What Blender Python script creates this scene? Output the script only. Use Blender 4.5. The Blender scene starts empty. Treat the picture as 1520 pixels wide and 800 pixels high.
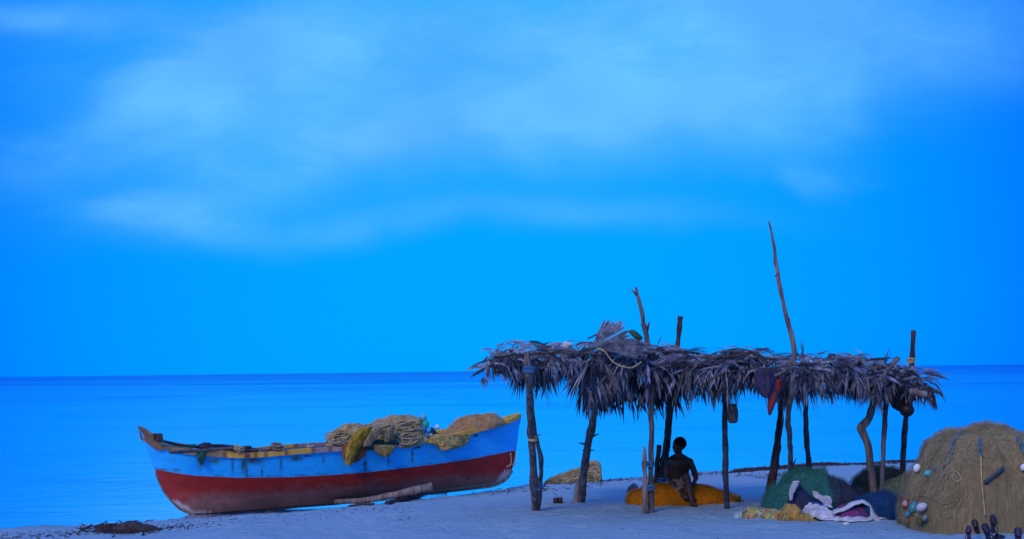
import bpy, bmesh, math, random
import numpy as np
from mathutils import Vector, noise as mn
C = bpy.context.scene
col = C.collection
R = math.radians
random.seed(7); rnd = random.random
def rr(a, b): return a + (b - a) * random.random()

# ------------------------------------------------------------------ camera
FPX = 1800.0                                   # focal length in photo pixels (photo is 1520 x 800)
CAM = Vector((0, 0, 2.6))
pit, rol = math.atan(149.5 / FPX), R(0.716)
F_ = Vector((0, math.cos(pit), math.sin(pit))); U0 = Vector((0, -math.sin(pit), math.cos(pit))); X0 = Vector((1, 0, 0))
Rt = X0 * math.cos(rol) - U0 * math.sin(rol); Up = X0 * math.sin(rol) + U0 * math.cos(rol)
cd = bpy.data.cameras.new('camera'); cam = bpy.data.objects.new('camera', cd); col.objects.link(cam)
from mathutils import Matrix
M = Matrix((Rt, Up, -F_)).transposed().to_4x4(); M.translation = CAM
cam.matrix_world = M
cd.sensor_width = 36; cd.lens = FPX / 1520 * 36; cd.clip_end = 20000; cd.clip_start = 0.1
C.camera = cam

# ------------------------------------------------------------------ exposure
C.view_settings.view_transform = 'Standard'; C.view_settings.look = 'None'
C.view_settings.exposure = 0; C.view_settings.gamma = 1
C.cycles.use_denoising = True
C.cycles.max_bounces = 6; C.cycles.transparent_max_bounces = 8

# ------------------------------------------------------------------ sun (soft, veiled)
SUN_EL, SUN_AZ = R(34), R(208)                 # azimuth clockwise from +Y: behind the camera, to its left
sd = bpy.data.lights.new('sun', 'SUN'); sd.energy = 1.5; sd.angle = R(16); sd.color = (1.0, 0.74, 0.52)
sun = bpy.data.objects.new('sun', sd); col.objects.link(sun)
sdir = Vector((math.sin(SUN_AZ) * math.cos(SUN_EL), math.cos(SUN_AZ) * math.cos(SUN_EL), math.sin(SUN_EL)))
sun.rotation_euler = sdir.to_track_quat('Z', 'Y').to_euler()

# ------------------------------------------------------------------ world: blue evening sky with thin veils of cloud
class NT:
    def __init__(s, nt): s.nt = nt; s.x = 0
    def n(s, t, **k):
        q = s.nt.nodes.new(t); s.x += 30; q.location = (s.x, 0)
        for a, b in k.items(): setattr(q, a, b)
        return q
    def l(s, a, b): s.nt.links.new(a, b)
    def put(s, sock, v):
        if isinstance(v, (int, float)): sock.default_value = v
        elif isinstance(v, (tuple, list)): sock.default_value = tuple(v) + ((1,) if len(v) == 3 and len(sock.default_value) == 4 else ())
        else: s.l(v, sock)
    def m(s, op, a, b=0.0, c=None, clamp=False):
        q = s.n('ShaderNodeMath', operation=op, use_clamp=clamp); s.put(q.inputs[0], a); s.put(q.inputs[1], b)
        if c is not None: s.put(q.inputs[2], c)
        return q.outputs[0]
    def mix(s, f, a, b, bt='MIX'):
        q = s.n('ShaderNodeMix', data_type='RGBA', blend_type=bt); s.put(q.inputs[0], f); s.put(q.inputs[6], a); s.put(q.inputs[7], b)
        return q.outputs[2]
    def noise(s, vec, scale, detail=4, rough=.55, dist=0.0):
        q = s.n('ShaderNodeTexNoise'); s.l(vec, q.inputs['Vector']); q.inputs['Scale'].default_value = scale
        q.inputs['Detail'].default_value = detail; q.inputs['Roughness'].default_value = rough; q.inputs['Distortion'].default_value = dist
        return q.outputs[0]
    def ramp(s, f, pts):
        q = s.n('ShaderNodeMapRange', interpolation_type='SMOOTHSTEP'); s.put(q.inputs[0], f)
        for i, v in enumerate(pts): q.inputs[i + 1].default_value = v
        return q.outputs[0]

w = bpy.data.worlds.new('World'); C.world = w; w.use_nodes = True
w.node_tree.nodes.clear(); T = NT(w.node_tree)
tc = T.n('ShaderNodeTexCoord'); sp = T.n('ShaderNodeSeparateXYZ'); T.l(tc.outputs['Generated'], sp.inputs[0])
dx, dy, dz = sp.outputs
front = T.ramp(dy, (0.0, 0.5, 0.0, 1.0))
yy = T.m('MAXIMUM', dy, 0.12)
sx = T.m('DIVIDE', dx, yy); sz = T.m('DIVIDE', dz, yy)        # directions as tangents: the clouds are fixed in the sky
cv = T.n('ShaderNodeCombineXYZ'); T.l(sx, cv.inputs[0]); T.l(sz, cv.inputs[1])
# warp
mp = T.n('ShaderNodeMapping'); T.l(cv.outputs[0], mp.inputs[0]); mp.inputs['Rotation'].default_value = (0, 0, R(-16)); mp.inputs['Scale'].default_value = (1.0, 2.6, 1)
n1 = T.noise(mp.outputs[0], 6.0, 6, .55, .6); n2 = T.noise(mp.outputs[0], 2.6, 3, .5, .3); n3 = T.noise(cv.outputs[0], 4.2, 3, .5)
wx = T.m('ADD', sx, T.m('MULTIPLY', T.m('SUBTRACT', n1, .5), .16)); wz = T.m('ADD', sz, T.m('MULTIPLY', T.m('SUBTRACT', n3, .5), .09))
def blob(px, py, ax, ay, rot, amp):
    cx, cz = (px - 760) / FPX, (550 - py) / FPX
    a = T.m('SUBTRACT', wx, cx); b = T.m('SUBTRACT', wz, cz); c, s = math.cos(R(rot)), math.sin(R(rot))
    p = T.m('DIVIDE', T.m('ADD', T.m('MULTIPLY', a, c), T.m('MULTIPLY', b, s)), ax / FPX)
    q = T.m('DIVIDE', T.m('SUBTRACT', T.m('MULTIPLY', b, c), T.m('MULTIPLY', a, s)), ay / FPX)
    r2 = T.m('ADD', T.m('MULTIPLY', p, p), T.m('MULTIPLY', q, q))
    return T.m('MULTIPLY', T.m('POWER', 2.718, T.m('MULTIPLY', r2, -1.0)), amp)
tot = 0.0
for b in ((330, 95, 230, 62, 24, .8), (800, 60, 560, 110, 3, 1.0), (760, 185, 420, 66, 4, .75), (1150, 40, 200, 110, 25, 1.0), (1360, 90, 200, 70, 8, .5),
          (250, 292, 95, 26, 3, .5), (270, 318, 110, 26, -4, .42), (600, 325, 260, 22, 1, .33), (860, 318, 240, 24, -3, .3), (1215, 262, 60, 26, -20, .3), (60, 8, 170, 26, -6, .6), (480, 230, 260, 40, 14, .28)):
    tot = T.m('ADD', tot, blob(*b))
n5 = T.noise(mp.outputs[0], 16.0, 8, .7, .8)
tex = T.m('ADD', T.m('MULTIPLY', n1, .65), T.m('ADD', T.m('MULTIPLY', n2, .75), T.m('MULTIPLY', n5, .6)))          # about 1
cl = T.m('MULTIPLY', tot, T.ramp(tex, (.6, 1.4, .5, 1.2)))
cl = T.m('MINIMUM', cl, 1.0); cl = T.m('MULTIPLY', cl, front)
ax = T.m('DIVIDE', T.m('ADD', sx, .02), .41); ax2 = T.m('MINIMUM', T.m('MULTIPLY', T.m('POWER', T.m('ABSOLUTE', ax), 2.4), 1.0), 1.6)
g = T.m('SUBTRACT', .355, T.m('MULTIPLY', ax2, .135)); g = T.m('MAXIMUM', g, .13)
bl = T.m('SUBTRACT', 1.15, T.m('MULTIPLY', ax2, .10))
cb = T.n('ShaderNodeCombineColor'); cb.inputs[0].default_value = 0.0; T.l(g, cb.inputs[1]); T.l(bl, cb.inputs[2])
lc = T.mix(T.ramp(n3, (.35, .65, 0, 1)), (.11, .43, 1.04), (.18, .60, 1.06))
skyc = T.mix(T.m('MULTIPLY', cl, .82), cb.outputs[0], lc)
# the rest of the dome (overhead and behind): brighter veiled sky
up = T.ramp(dz, (.32, .9, 0.0, 1.0)); back = T.ramp(dy, (.3, -.6, 0.0, 1.0)); ub = T.m('MAXIMUM', up, back)
n4 = T.noise(tc.outputs['Generated'], 3.0, 4, .5)
dome = T.mix(T.ramp(n4, (.35, .65, 0, 1)), (.13, .38, 1.15), (.22, .50, 1.35))
skyc = T.mix(ub, skyc, dome)
nis = T.n('ShaderNodeTexSky', sky_type='NISHITA', sun_disc=False, sun_elevation=SUN_EL, sun_rotation=SUN_AZ)
bg1 = T.n('ShaderNodeBackground'); T.l(skyc, bg1.inputs[0]); bg1.inputs[1].default_value = 1.0
bg2 = T.n('ShaderNodeBackground'); T.l(T.mix(1.0, nis.outputs[0], (.0, .035, .12), 'MULTIPLY'), bg2.inputs[0]); bg2.inputs[1].default_value = .1
ad = T.n('ShaderNodeAddShader'); T.l(bg1.outputs[0], ad.inputs[0]); T.l(bg2.outputs[0], ad.inputs[1])
wo = T.n('ShaderNodeOutputWorld'); T.l(ad.outputs[0], wo.inputs[0])

# ------------------------------------------------------------------ photo pixel -> place helpers
def ray(px, py): return F_ + Rt * ((px - 760) / FPX) + Up * ((400 - py) / FPX)
def W(px, py, Y):
    d = ray(px, py); return CAM + d * (Y / d.y)
def proj(p):
    d = Vector(p) - CAM; f = d.dot(F_); return 760 + FPX * d.dot(Rt) / f, 400 - FPX * d.dot(Up) / f
def z_at(x, y, py):
    """height over (x,y) of the point seen at photo row py"""
    z = 1.0
    for _ in range(3):
        q = proj((x, y, z)); z += (q[1] - py) * y / FPX
    return z
SHX = [-400, -60, -25, -8.9, -4.35, -1.55, -.3, .31, 2.75, 5.9, 11.3, 20, 60, 400]
SHY = [-40, 2, 12, 21.0, 23.0, 25.3, 26.8, 27.9, 29.3, 31.4, 33.2, 36.5, 50, 120]
def shore(x): return np.interp(x, SHX, SHY)
def hb(x, y):
    d = (shore(x) - y) * .85
    d = np.asarray(d, float)
    z = np.where(d > 0, .60 * (1 - np.exp(-np.maximum(d, 0) / 5.2)) + np.maximum(d - 10, 0) * .012, np.maximum(d * .06, -2.0))
    return z
import bisect
def hs(x, y):
    k = min(max(bisect.bisect(SHX, x) - 1, 0), len(SHX) - 2)
    d = (SHY[k] + (SHY[k + 1] - SHY[k]) * (x - SHX[k]) / (SHX[k + 1] - SHX[k]) - y) * .85
    return .60 * (1 - math.exp(-d / 5.2)) + max(d - 10, 0) * .012 if d > 0 else max(d * .06, -2.0)
def H(x, y):
    z = hs(x, y)
    v = Vector((x, y, 0))
    return z + .030 * mn.noise(v * .9) + .020 * mn.noise(v * 3.1) + .012 * mn.noise(v * 7)
def G(px, py, dz=0):
    d = ray(px, py); lo = (CAM.z - 1.0) / max(-d.z / d.y, .01)
    Y = lo
    for i in range(600):
        Y = lo + i * .09; p = CAM + d * (Y / d.y)
        if p.z < hs(p.x, p.y): break
    a, b = Y - .09, Y
    for _ in range(14):
        m = (a + b) / 2; p = CAM + d * (m / d.y)
        if p.z < H(p.x, p.y): b = m
        else: a = m
    p = CAM + d * (b / d.y); p.z = H(p.x, p.y) + dz; return p
def Yg(px, py): return G(px, py).y
def lerp(pts, x): return float(np.interp(x, [p[0] for p in pts], [p[1] for p in pts]))

# ------------------------------------------------------------------ materials
def mat(name, c1, c2=None, scale=8, rough=.85, bump=.3, bscale=None, stretch=(1, 1, 1), metal=0, spec=.25, detail=6, attr=None, rnd_amt=0.0, sharp=(.35, .65), wave=None):
    m = bpy.data.materials.new(name); m.use_nodes = True; m.node_tree.nodes.clear(); t = NT(m.node_tree)
    tc = t.n('ShaderNodeTexCoord'); mp = t.n('ShaderNodeMapping'); t.l(tc.outputs['Object'], mp.inputs[0]); mp.inputs['Scale'].default_value = stretch
    v = mp.outputs[0]
    nz = t.noise(v, scale, detail, .6, .4)
    c2 = c2 or tuple(a * .6 for a in c1)
    c = t.mix(t.ramp(nz, (sharp[0], sharp[1], 0, 1)), c2, c1)
    if attr:
        at = t.n('ShaderNodeAttribute', attribute_name=attr)
        c = t.mix(1.0, c, at.outputs['Color'], 'MULTIPLY')
    if rnd_amt:
        oi = t.n('ShaderNodeObjectInfo'); k = t.m('ADD', t.m('MULTIPLY', oi.outputs['Random'], rnd_amt), 1 - rnd_amt / 2)
        cc = t.n('ShaderNodeCombineColor'); [t.l(k, cc.inputs[i]) for i in range(3)]
        c = t.mix(1.0, c, cc.outputs[0], 'MULTIPLY')
    b = t.n('ShaderNodeBsdfPrincipled'); t.put(b.inputs['Base Color'], c); b.inputs['Roughness'].default_value = rough; b.inputs['Metallic'].default_value = metal
    b.inputs['Specular IOR Level'].default_value = spec
    hgt = t.noise(v, bscale or scale * 3, 5, .65)
    if wave:
        wv = t.n('ShaderNodeTexWave', bands_direction=wave[0]); t.l(v, wv.inputs['Vector']); wv.inputs['Scale'].default_value = wave[1]; wv.inputs['Distortion'].default_value = wave[2]
        wv.inputs['Detail'].default_value = 3
        hgt = t.m('ADD', hgt, t.m('MULTIPLY', wv.outputs[1], .7))
    bp = t.n('ShaderNodeBump'); bp.inputs['Strength'].default_value = bump; bp.inputs['Distance'].default_value = .02; t.l(hgt, bp.inputs['Height']); t.l(bp.outputs[0], b.inputs['Normal'])
    o = t.n('ShaderNodeOutputMaterial'); t.l(b.outputs[0], o.inputs[0]); return m

# sand
def sand_mat():
    m = bpy.data.materials.new('sand'); m.use_nodes = True; m.node_tree.nodes.clear(); t = NT(m.node_tree)
    tc = t.n('ShaderNodeTexCoord'); v = tc.outputs['Object']
    a = t.noise(v, .7, 5, .6); b_ = t.noise(v, 9, 6, .7); c_ = t.noise(v, 160, 2, .5)
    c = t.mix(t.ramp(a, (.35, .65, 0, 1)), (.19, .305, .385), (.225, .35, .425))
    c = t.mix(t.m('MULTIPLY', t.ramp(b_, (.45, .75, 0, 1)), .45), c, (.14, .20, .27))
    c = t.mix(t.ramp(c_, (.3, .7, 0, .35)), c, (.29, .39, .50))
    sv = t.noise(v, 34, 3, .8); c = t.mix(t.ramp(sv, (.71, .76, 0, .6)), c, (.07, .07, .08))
    wet = t.n('ShaderNodeSeparateXYZ'); t.l(v, wet.inputs[0])
    wn = t.m('ADD', wet.outputs[2], t.m('MULTIPLY', t.m('SUBTRACT', a, .5), .06))
    wf = t.ramp(wn, (.03, .12, 1, 0)); c = t.mix(t.m('MULTIPLY', wf, .6), c, (.11, .14, .17))
    b = t.n('ShaderNodeBsdfPrincipled'); t.l(c, b.inputs['Base Color']); t.l(t.ramp(wf, (0, 1, .95, .5)), b.inputs['Roughness']); b.inputs['Specular IOR Level'].default_value = .25
    mp = t.n('ShaderNodeMapping'); t.l(v, mp.inputs[0]); mp.inputs['Scale'].default_value = (1, 1.6, 1)
    h = t.m('ADD', t.m('MULTIPLY', t.noise(mp.outputs[0], 5, 4, .5), 1.2), t.m('ADD', t.m('MULTIPLY', b_, .5), t.m('MULTIPLY', c_, .06)))
    bp = t.n('ShaderNodeBump'); bp.inputs['Strength'].default_value = .8; bp.inputs['Distance'].default_value = .06; t.l(h, bp.inputs['Height']); t.l(bp.outputs[0], b.inputs['Normal'])
    o = t.n('ShaderNodeOutputMaterial'); t.l(b.outputs[0], o.inputs[0]); return m
def sea_mat():
    m = bpy.data.materials.new('sea_water'); m.use_nodes = True; m.node_tree.nodes.clear(); t = NT(m.node_tree)
    tc = t.n('ShaderNodeTexCoord'); v = tc.outputs['Object']; s = t.n('ShaderNodeSeparateXYZ'); t.l(v, s.inputs[0])
    ly = t.m('LOGARITHM', t.m('MAXIMUM', s.outputs[1], 5.0), 10.0)              # streaks of wind follow distance offshore
    cv = t.n('ShaderNodeCombineXYZ'); t.l(t.m('MULTIPLY', t.m('DIVIDE', s.outputs[0], t.m('MAXIMUM', s.outputs[1], 5.0)), .9), cv.inputs[0]); t.l(t.m('MULTIPLY', ly, 3.0), cv.inputs[1])
    st = t.noise(cv.outputs[0], 4.2, 8, .66, .3)
    far = t.ramp(ly, (1.6, 3.3, 0, 1))
    f = t.m('ADD', t.m('MULTIPLY', far, .95), t.m('MULTIPLY', t.m('SUBTRACT', st, .48), 1.7), clamp=True)
    c = t.mix(f, (.0, .26, .70), (.0, .10, .55))
    mp = t.n('ShaderNodeMapping'); t.l(v, mp.inputs[0]); mp.inputs['Scale'].default_value = (.5, 1, 1); mp.inputs['Rotation'].default_value = (0, 0, R(-20))
    h = t.m('ADD', t.noise(mp.outputs[0], 1.5, 5, .6), t.noise(mp.outputs[0], .35, 3, .5))
    bp = t.n('ShaderNodeBump'); bp.inputs['Strength'].default_value = .22; bp.inputs['Distance'].default_value = .10; t.l(h, bp.inputs['Height'])
    df = t.n('ShaderNodeBsdfDiffuse'); t.l(c, df.inputs[0]); gl = t.n('ShaderNodeBsdfGlossy'); gl.inputs['Color'].default_value = (1, 1, 1, 1); gl.inputs['Roughness'].default_value = .10
    t.l(bp.outputs[0], gl.inputs['Normal']); t.l(bp.outputs[0], df.inputs['Normal'])
    ms = t.n('ShaderNodeMixShader'); t.l(t.ramp(f, (.0, .9, .86, .38)), ms.inputs[0]); t.l(df.outputs[0], ms.inputs[1]); t.l(gl.outputs[0], ms.inputs[2])
    o = t.n('ShaderNodeOutputMaterial'); t.l(ms.outputs[0], o.inputs[0]); return m

def patch_mat(name, cols_, sc, rough=.85, seedv=0.0, bump=.5):
    m = bpy.data.materials.new(name); m.use_nodes = True; m.node_tree.nodes.clear(); t = NT(m.node_tree)
    tc = t.n('ShaderNodeTexCoord'); vo = t.n('ShaderNodeTexVoronoi'); mp = t.n('ShaderNodeMapping'); mp.inputs['Location'].default_value = (seedv, 0, 0); mp.inputs['Rotation'].default_value = (.3, .4, .5); mp.inputs['Scale'].default_value = (1.1, .8, .35)
    t.l(tc.outputs['Object'], mp.inputs[0]); nn = t.n('ShaderNodeTexNoise'); t.l(mp.outputs[0], nn.inputs[0]); nn.inputs['Scale'].default_value = sc * .6
    va = t.n('ShaderNodeVectorMath', operation='SCALE'); t.l(nn.outputs[1], va.inputs[0]); va.inputs['Scale'].default_value = .12
    vb = t.n('ShaderNodeVectorMath', operation='ADD'); t.l(mp.outputs[0], vb.inputs[0]); t.l(va.outputs[0], vb.inputs[1])
    t.l(vb.outputs[0], vo.inputs['Vector']); vo.inputs['Scale'].default_value = sc
    sc_ = t.n('ShaderNodeSeparateColor'); t.l(vo.outputs['Color'], sc_.inputs[0]); cr = t.n('ShaderNodeValToRGB'); cr.color_ramp.interpolation = 'CONSTANT'
    el = cr.color_ramp.elements
    for i, c in enumerate(cols_):
        e = el[i] if i < 2 else el.new(i / len(cols_)); e.position = i / len(cols_); e.color = (*c, 1)
    t.l(sc_.outputs[0], cr.inputs[0]); b = t.n('ShaderNodeBsdfPrincipled'); t.l(cr.outputs[0], b.inputs['Base Color']); b.inputs['Roughness'].default_value = rough
    bp = t.n('ShaderNodeBump'); bp.inputs['Strength'].default_value = bump; bp.inputs['Distance'].default_value = .02; t.l(t.noise(tc.outputs['Object'], 30, 4), bp.inputs['Height']); t.l(bp.outputs[0], b.inputs['Normal'])
    o = t.n('ShaderNodeOutputMaterial'); t.l(b.outputs[0], o.inputs[0]); return m
MT = {}
def Mt(k, *a, **kw):
    if k not in MT: MT[k] = mat(k, *a, **kw)
    return MT[k]
wood_grey = Mt('weathered_pole', (.18, .155, .155), (.06, .05, .05), scale=14, stretch=(1, 1, .12), bump=.7, bscale=30, rough=.9)
wood_dark = Mt('dark_pole', (.085, .06, .055), (.03, .022, .022), scale=14, stretch=(1, 1, .15), bump=.7, rough=.9)
wood_blue = Mt('bluish_pole', (.10, .105, .12), (.05, .05, .06), scale=12, stretch=(1, 1, .15), bump=.6, rough=.85)
wood_pale = Mt('pale_pole', (.26, .21, .19), (.11, .085, .08), scale=16, stretch=(1, 1, .15), bump=.6, rough=.9)
leafm = Mt('dry_palm_leaf', (.25, .26, .32), (.085, .085, .11), scale=9, rough=.8, bump=.25, attr='tone', rnd_amt=.6)
leafd = Mt('old_palm_leaf', (.19, .195, .24), (.08, .075, .09), scale=9, rough=.85, bump=.25, attr='tone')
rope_blue = Mt('blue_rope', (.05, .22, .42), rough=.7, bump=.5, bscale=80)
rope_tan = Mt('tan_rope', (.60, .46, .24), (.32, .23, .12), scale=20, rough=.9, bump=.5, bscale=90)
rope_yel = Mt('yellow_rope', (.50, .38, .13), (.25, .17, .06), scale=10, rough=.9, bump=.5, bscale=90)

# ------------------------------------------------------------------ mesh collector
WL = {}
class MB:
    def __init__(s): s.v = []; s.f = []; s.tone = []; s.ct = (1, 1, 1)
    def vert(s, p): s.v.append(tuple(p)); s.tone.append(s.ct); return len(s.v) - 1
    def tube(s, pts, rad, seg=8, cap=True, wob=0.0, flat=1.0):
        pts = [Vector(p) for p in pts]; n = len(pts); rad = [rad] * n if isinstance(rad, (int, float)) else rad
        base = len(s.v); up = None
        for i, p in enumerate(pts):
            d = (pts[min(i + 1, n - 1)] - pts[max(i - 1, 0)])
            if d.length < 1e-9: d = Vector((0, 0, 1))
            d.normalize()
            if up is None: up = d.orthogonal().normalized()
            up = (up - d * up.dot(d))
            up = up.normalized() if up.length > 1e-6 else d.orthogonal().normalized()
            sd_ = d.cross(up)
            for k in range(seg):
                a = 2 * math.pi * k / seg
                r = rad[i] * (1 + (wob * mn.noise(p * 6 + Vector((k * 1.7, 0, 0))) if wob else 0))
                s.vert(p + up * math.cos(a) * r * flat + sd_ * math.sin(a) * r)
        for i in range(n - 1):
            for k in range(seg):
                a = base + i * seg + k; b = base + i * seg + (k + 1) % seg
                s.f.append((a, b, b + seg, a + seg))
        if cap:
            s.f.append(tuple(base + k for k in range(seg))[::-1]); s.f.append(tuple(base + (n - 1) * seg + k for k in range(seg)))
    def grid(s, rows, close=False):
        base = len(s.v); nu = len(rows[0])
        for r in rows:
            for p in r: s.vert(p)
        for i in range(len(rows) - 1):
            for k in range(nu - (0 if close else 1)):
                a = base + i * nu + k; b = base + i * nu + (k + 1) % nu
                s.f.append((a, b, b + nu, a + nu))
    def ell(s, c, r, nu=18, nv=12, fn=None, rot=None):
        rows = []
        for i in range(nv + 1):
            th = math.pi * (.001 + .998 * i / nv); row = []
            for k in range(nu):
                ph = 2 * math.pi * k / nu
                d = Vector((math.sin(th) * math.cos(ph), math.sin(th) * math.sin(ph), math.cos(th)))
                q = Vector((d.x * r[0], d.y * r[1], d.z * r[2]))
                if fn: q = fn(q, d)
                if rot: q = rot @ q
                row.append(Vector(c) + q)
            rows.append(row)
        s.grid(rows, True)
    def box(s, c, h, rot=None, bev=0):
        base = len(s.v)
        for sx_ in (-1, 1):
            for sy_ in (-1, 1):
                for sz_ in (-1, 1):
                    q = Vector((sx_ * h[0], sy_ * h[1], sz_ * h[2]))
                    s.vert(Vector(c) + (rot @ q if rot else q))
        for f in ((0, 1, 3, 2), (4, 6, 7, 5), (0, 4, 5, 1), (2, 3, 7, 6), (0, 2, 6, 4), (1, 5, 7, 3)): s.f.append(tuple(base + i for i in f))
def props(o, label=None, cat=None, group=None, kind=None):
    if label: o['label'] = label
    if cat: o['category'] = cat
    if group: o['group'] = group
    if kind: o['kind'] = kind
    return o
def obj(name, mb, m, parent=None, smooth=True, tone=False, **pr):
    me = bpy.data.meshes.new(name); V_ = np.array(mb.v, float)
    off = WL[parent.name] if parent else Vector((V_[:, 0].mean(), V_[:, 1].mean(), V_[:, 2].min()))
    V_ = V_ - np.array(off)
    me.from_pydata(V_.tolist(), [], mb.f); me.materials.append(m)
    if smooth: me.polygons.foreach_set('use_smooth', [True] * len(me.polygons))
    if tone:
        a = me.color_attributes.new('tone', 'FLOAT_COLOR', 'POINT')
        a.data.foreach_set('color', np.hstack([np.array(mb.tone, float), np.ones((len(mb.tone), 1))]).ravel())
    o = bpy.data.objects.new(name, me); col.objects.link(o)
    if parent: o.parent = parent
    else: o.location = off
    WL[o.name] = Vector(off); props(o, **pr); return o
def root(name, loc, label, cat, group=None):
    o = bpy.data.objects.new(name, None); col.objects.link(o); o.location = loc; o.empty_display_size = .2; WL[o.name] = Vector(loc)
    return props(o, label, cat, group)
def smoothpath(pts, n):
    """Catmull-Rom through pts"""
    pts = [Vector(p) for p in pts]; out = []
    for i in range(len(pts) - 1):
        p0, p1, p2, p3 = pts[max(i - 1, 0)], pts[i], pts[i + 1], pts[min(i + 2, len(pts) - 1)]
        for k in range(n):
            t = k / n
            out.append(.5 * ((2 * p1) + (p2 - p0) * t + (2 * p0 - 5 * p1 + 4 * p2 - p3) * t * t + (3 * p1 - p0 - 3 * p2 + p3) * t ** 3))
    out.append(pts[-1]); return out

# ------------------------------------------------------------------ setting: beach and sea
def axis(lo, a, b, hi, step, grow=1.35):
    c = list(np.arange(a, b, step)); s_, x = step, b
    while x < hi: c.append(x); s_ *= grow; x += s_
    c.append(hi); s_, x, l = step, a, []
    while x > lo: s_ *= grow; x -= s_; l.append(max(x, lo))
    return np.array(sorted(set(l)) + c)
xs = axis(-400, -10, 14, 400, .07); ys = axis(-60, 10, 35, 160, .07)
XX, YY = np.meshgrid(xs, ys); ZZ = hb(XX, YY)
fine = (np.abs(XX) < 40) & (YY < 60)
N1 = np.zeros_like(ZZ)
for i in range(ZZ.shape[0]):
    for k in range(ZZ.shape[1]):
        if fine[i, k]:
            v = Vector((XX[i, k], YY[i, k], 0)); N1[i, k] = .030 * mn.noise(v * .9) + .020 * mn.noise(v * 3.1) + .012 * mn.noise(v * 7)
ZZ = ZZ + N1
for _ in range(420):                             # footprints and scuffs
    fx, fy, a_ = rr(-9, 9), rr(13, 27), rr(0, 6.28)
    if shore(fx) - fy < 1.5: continue
    i0, i1 = np.searchsorted(ys, fy - .35), np.searchsorted(ys, fy + .35); k0, k1 = np.searchsorted(xs, fx - .35), np.searchsorted(xs, fx + .35)
    du, dv = XX[i0:i1, k0:k1] - fx, YY[i0:i1, k0:k1] - fy; u_ = (du * math.cos(a_) + dv * math.sin(a_)) / .17; v_ = (dv * math.cos(a_) - du * math.sin(a_)) / .085
    r2 = u_ ** 2 + v_ ** 2; ZZ[i0:i1, k0:k1] += -.030 * np.exp(-r2) + .012 * np.exp(-(np.sqrt(r2) - 1.6) ** 2 * 3)
me = bpy.data.meshes.new('sand'); nx, ny = len(xs), len(ys)
idx = np.arange(nx * ny).reshape(ny, nx)
fc = np.stack([idx[:-1, :-1], idx[:-1, 1:], idx[1:, 1:], idx[1:, :-1]], -1).reshape(-1, 4)
me.from_pydata(np.stack([XX, YY, ZZ], -1).reshape(-1, 3).tolist(), [], fc.tolist())
me.polygons.foreach_set('use_smooth', [True] * len(me.polygons)); me.materials.append(sand_mat())
beach = bpy.data.objects.new('sand', me); col.objects.link(beach); beach['kind'] = 'structure'
me = bpy.data.meshes.new('sea'); me.from_pydata([(-9000, 2, .0), (9000, 2, .0), (9000, 12000, .0), (-9000, 12000, .0)], [], [(0, 1, 2, 3)])
me.materials.append(sea_mat()); sea = bpy.data.objects.new('sea', me); col.objects.link(sea); sea['kind'] = 'structure'

# ------------------------------------------------------------------ fishing boat
CA, CB = Vector((-7.02, 22.55, 0)), Vector((.19, 25.45, 0))
ax_ = (CB - CA).normalized(); nr = Vector((ax_.y, -ax_.x, 0))               # nr points to the camera side
KEEL = [(203, 630), (205, 633), (211, 652), (220, 673), (229, 695), (240, 722), (248, 734), (258, 745), (269, 755), (288, 762.5), (321, 761.5), (382, 756.5), (447, 750), (500, 746), (560, 739), (640, 730.5), (700, 724), (732, 720), (748, 713), (756, 705), (760, 697), (763, 686), (767, 665), (771, 635), (773, 615)]
SHEER = [(205, 633), (215, 648), (229, 658), (254, 665), (295, 672), (358, 675), (390, 673.5), (452, 668), (500, 665), (550, 663), (596, 659), (638, 653), (698, 640), (740, 629), (758, 623), (773, 615)]
PAINT = [(200, 690), (229, 695.5), (258, 701), (290, 705.5), (358, 708.6), (430, 707.5), (500, 704), (549, 700), (643, 689), (701, 680.6), (767, 667.4), (780, 664)]
WORN = [(200, 765), (245, 752), (266, 741), (321, 731.7), (400, 726.5), (500, 721), (549, 715), (640, 707), (700, 704), (745, 702), (780, 700)]
def xy_of_px(px):
    """centreline point of the boat seen in column px"""
    t0, t1 = -.2, 1.2
    for _ in range(40):
        m = (t0 + t1) / 2; p = CA + (CB - CA) * m; p.z = .7
        if proj(p)[0] < px: t0 = m
        else: t1 = m
    p = CA + (CB - CA) * t0; return p.x, p.y, t0
st = [205.2, 206, 207.5, 209.5, 212, 215, 219, 223] + list(np.arange(227, 745, 1.6)) + list(np.arange(745, 773, .8)) + [772.8]
half, thick = 28, .035
NEAR, INN = [], []
zsl = []
for px in st:
    x, y, t = xy_of_px(px); t = min(max(t, 0), 1)
    u = 1 - abs(2 * t - 1) ** 2.3; b = .80 * max(u, .0) ** .8
    cx, cy = x, y
    zk = z_at(cx, cy, lerp(KEEL, px))
    gx, gy = cx + nr.x * b, cy + nr.y * b
    q = proj((gx, gy, 1.0))[0]; zs = z_at(gx, gy, lerp(SHEER, min(max(q, 205), 773)))
    zs = max(zs, zk + .004); zsl.append((px, cx, cy, b, zs, zk, t))
    e = .45 + .35 * abs(2 * t - 1) ** 2
    lo_, hi_ = 0.0, 1.0
    for _ in range(22):
        m_ = (lo_ + hi_) / 2; q_ = proj((cx + nr.x * b * m_ ** e, cy + nr.y * b * m_ ** e, zk + (zs - zk) * m_ ** 1.15))
        if q_[1] > lerp(PAINT, q_[0]): lo_ = m_
        else: hi_ = m_
    wp = lo_ if lo_ > .02 else 0.0; NB = 13; wp = min(wp, .97)
    fr_ = list(np.linspace(0, max(wp - .003, 0), NB)) + list(np.linspace(wp + .003, 1, half + 1 - NB))
    NEAR.append([(cx, cy, b * f_ ** e if j else 0, zk + (zs - zk) * f_ ** 1.15) for j, f_ in enumerate(fr_)])
colors, hv, hf = [], [], []
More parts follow.
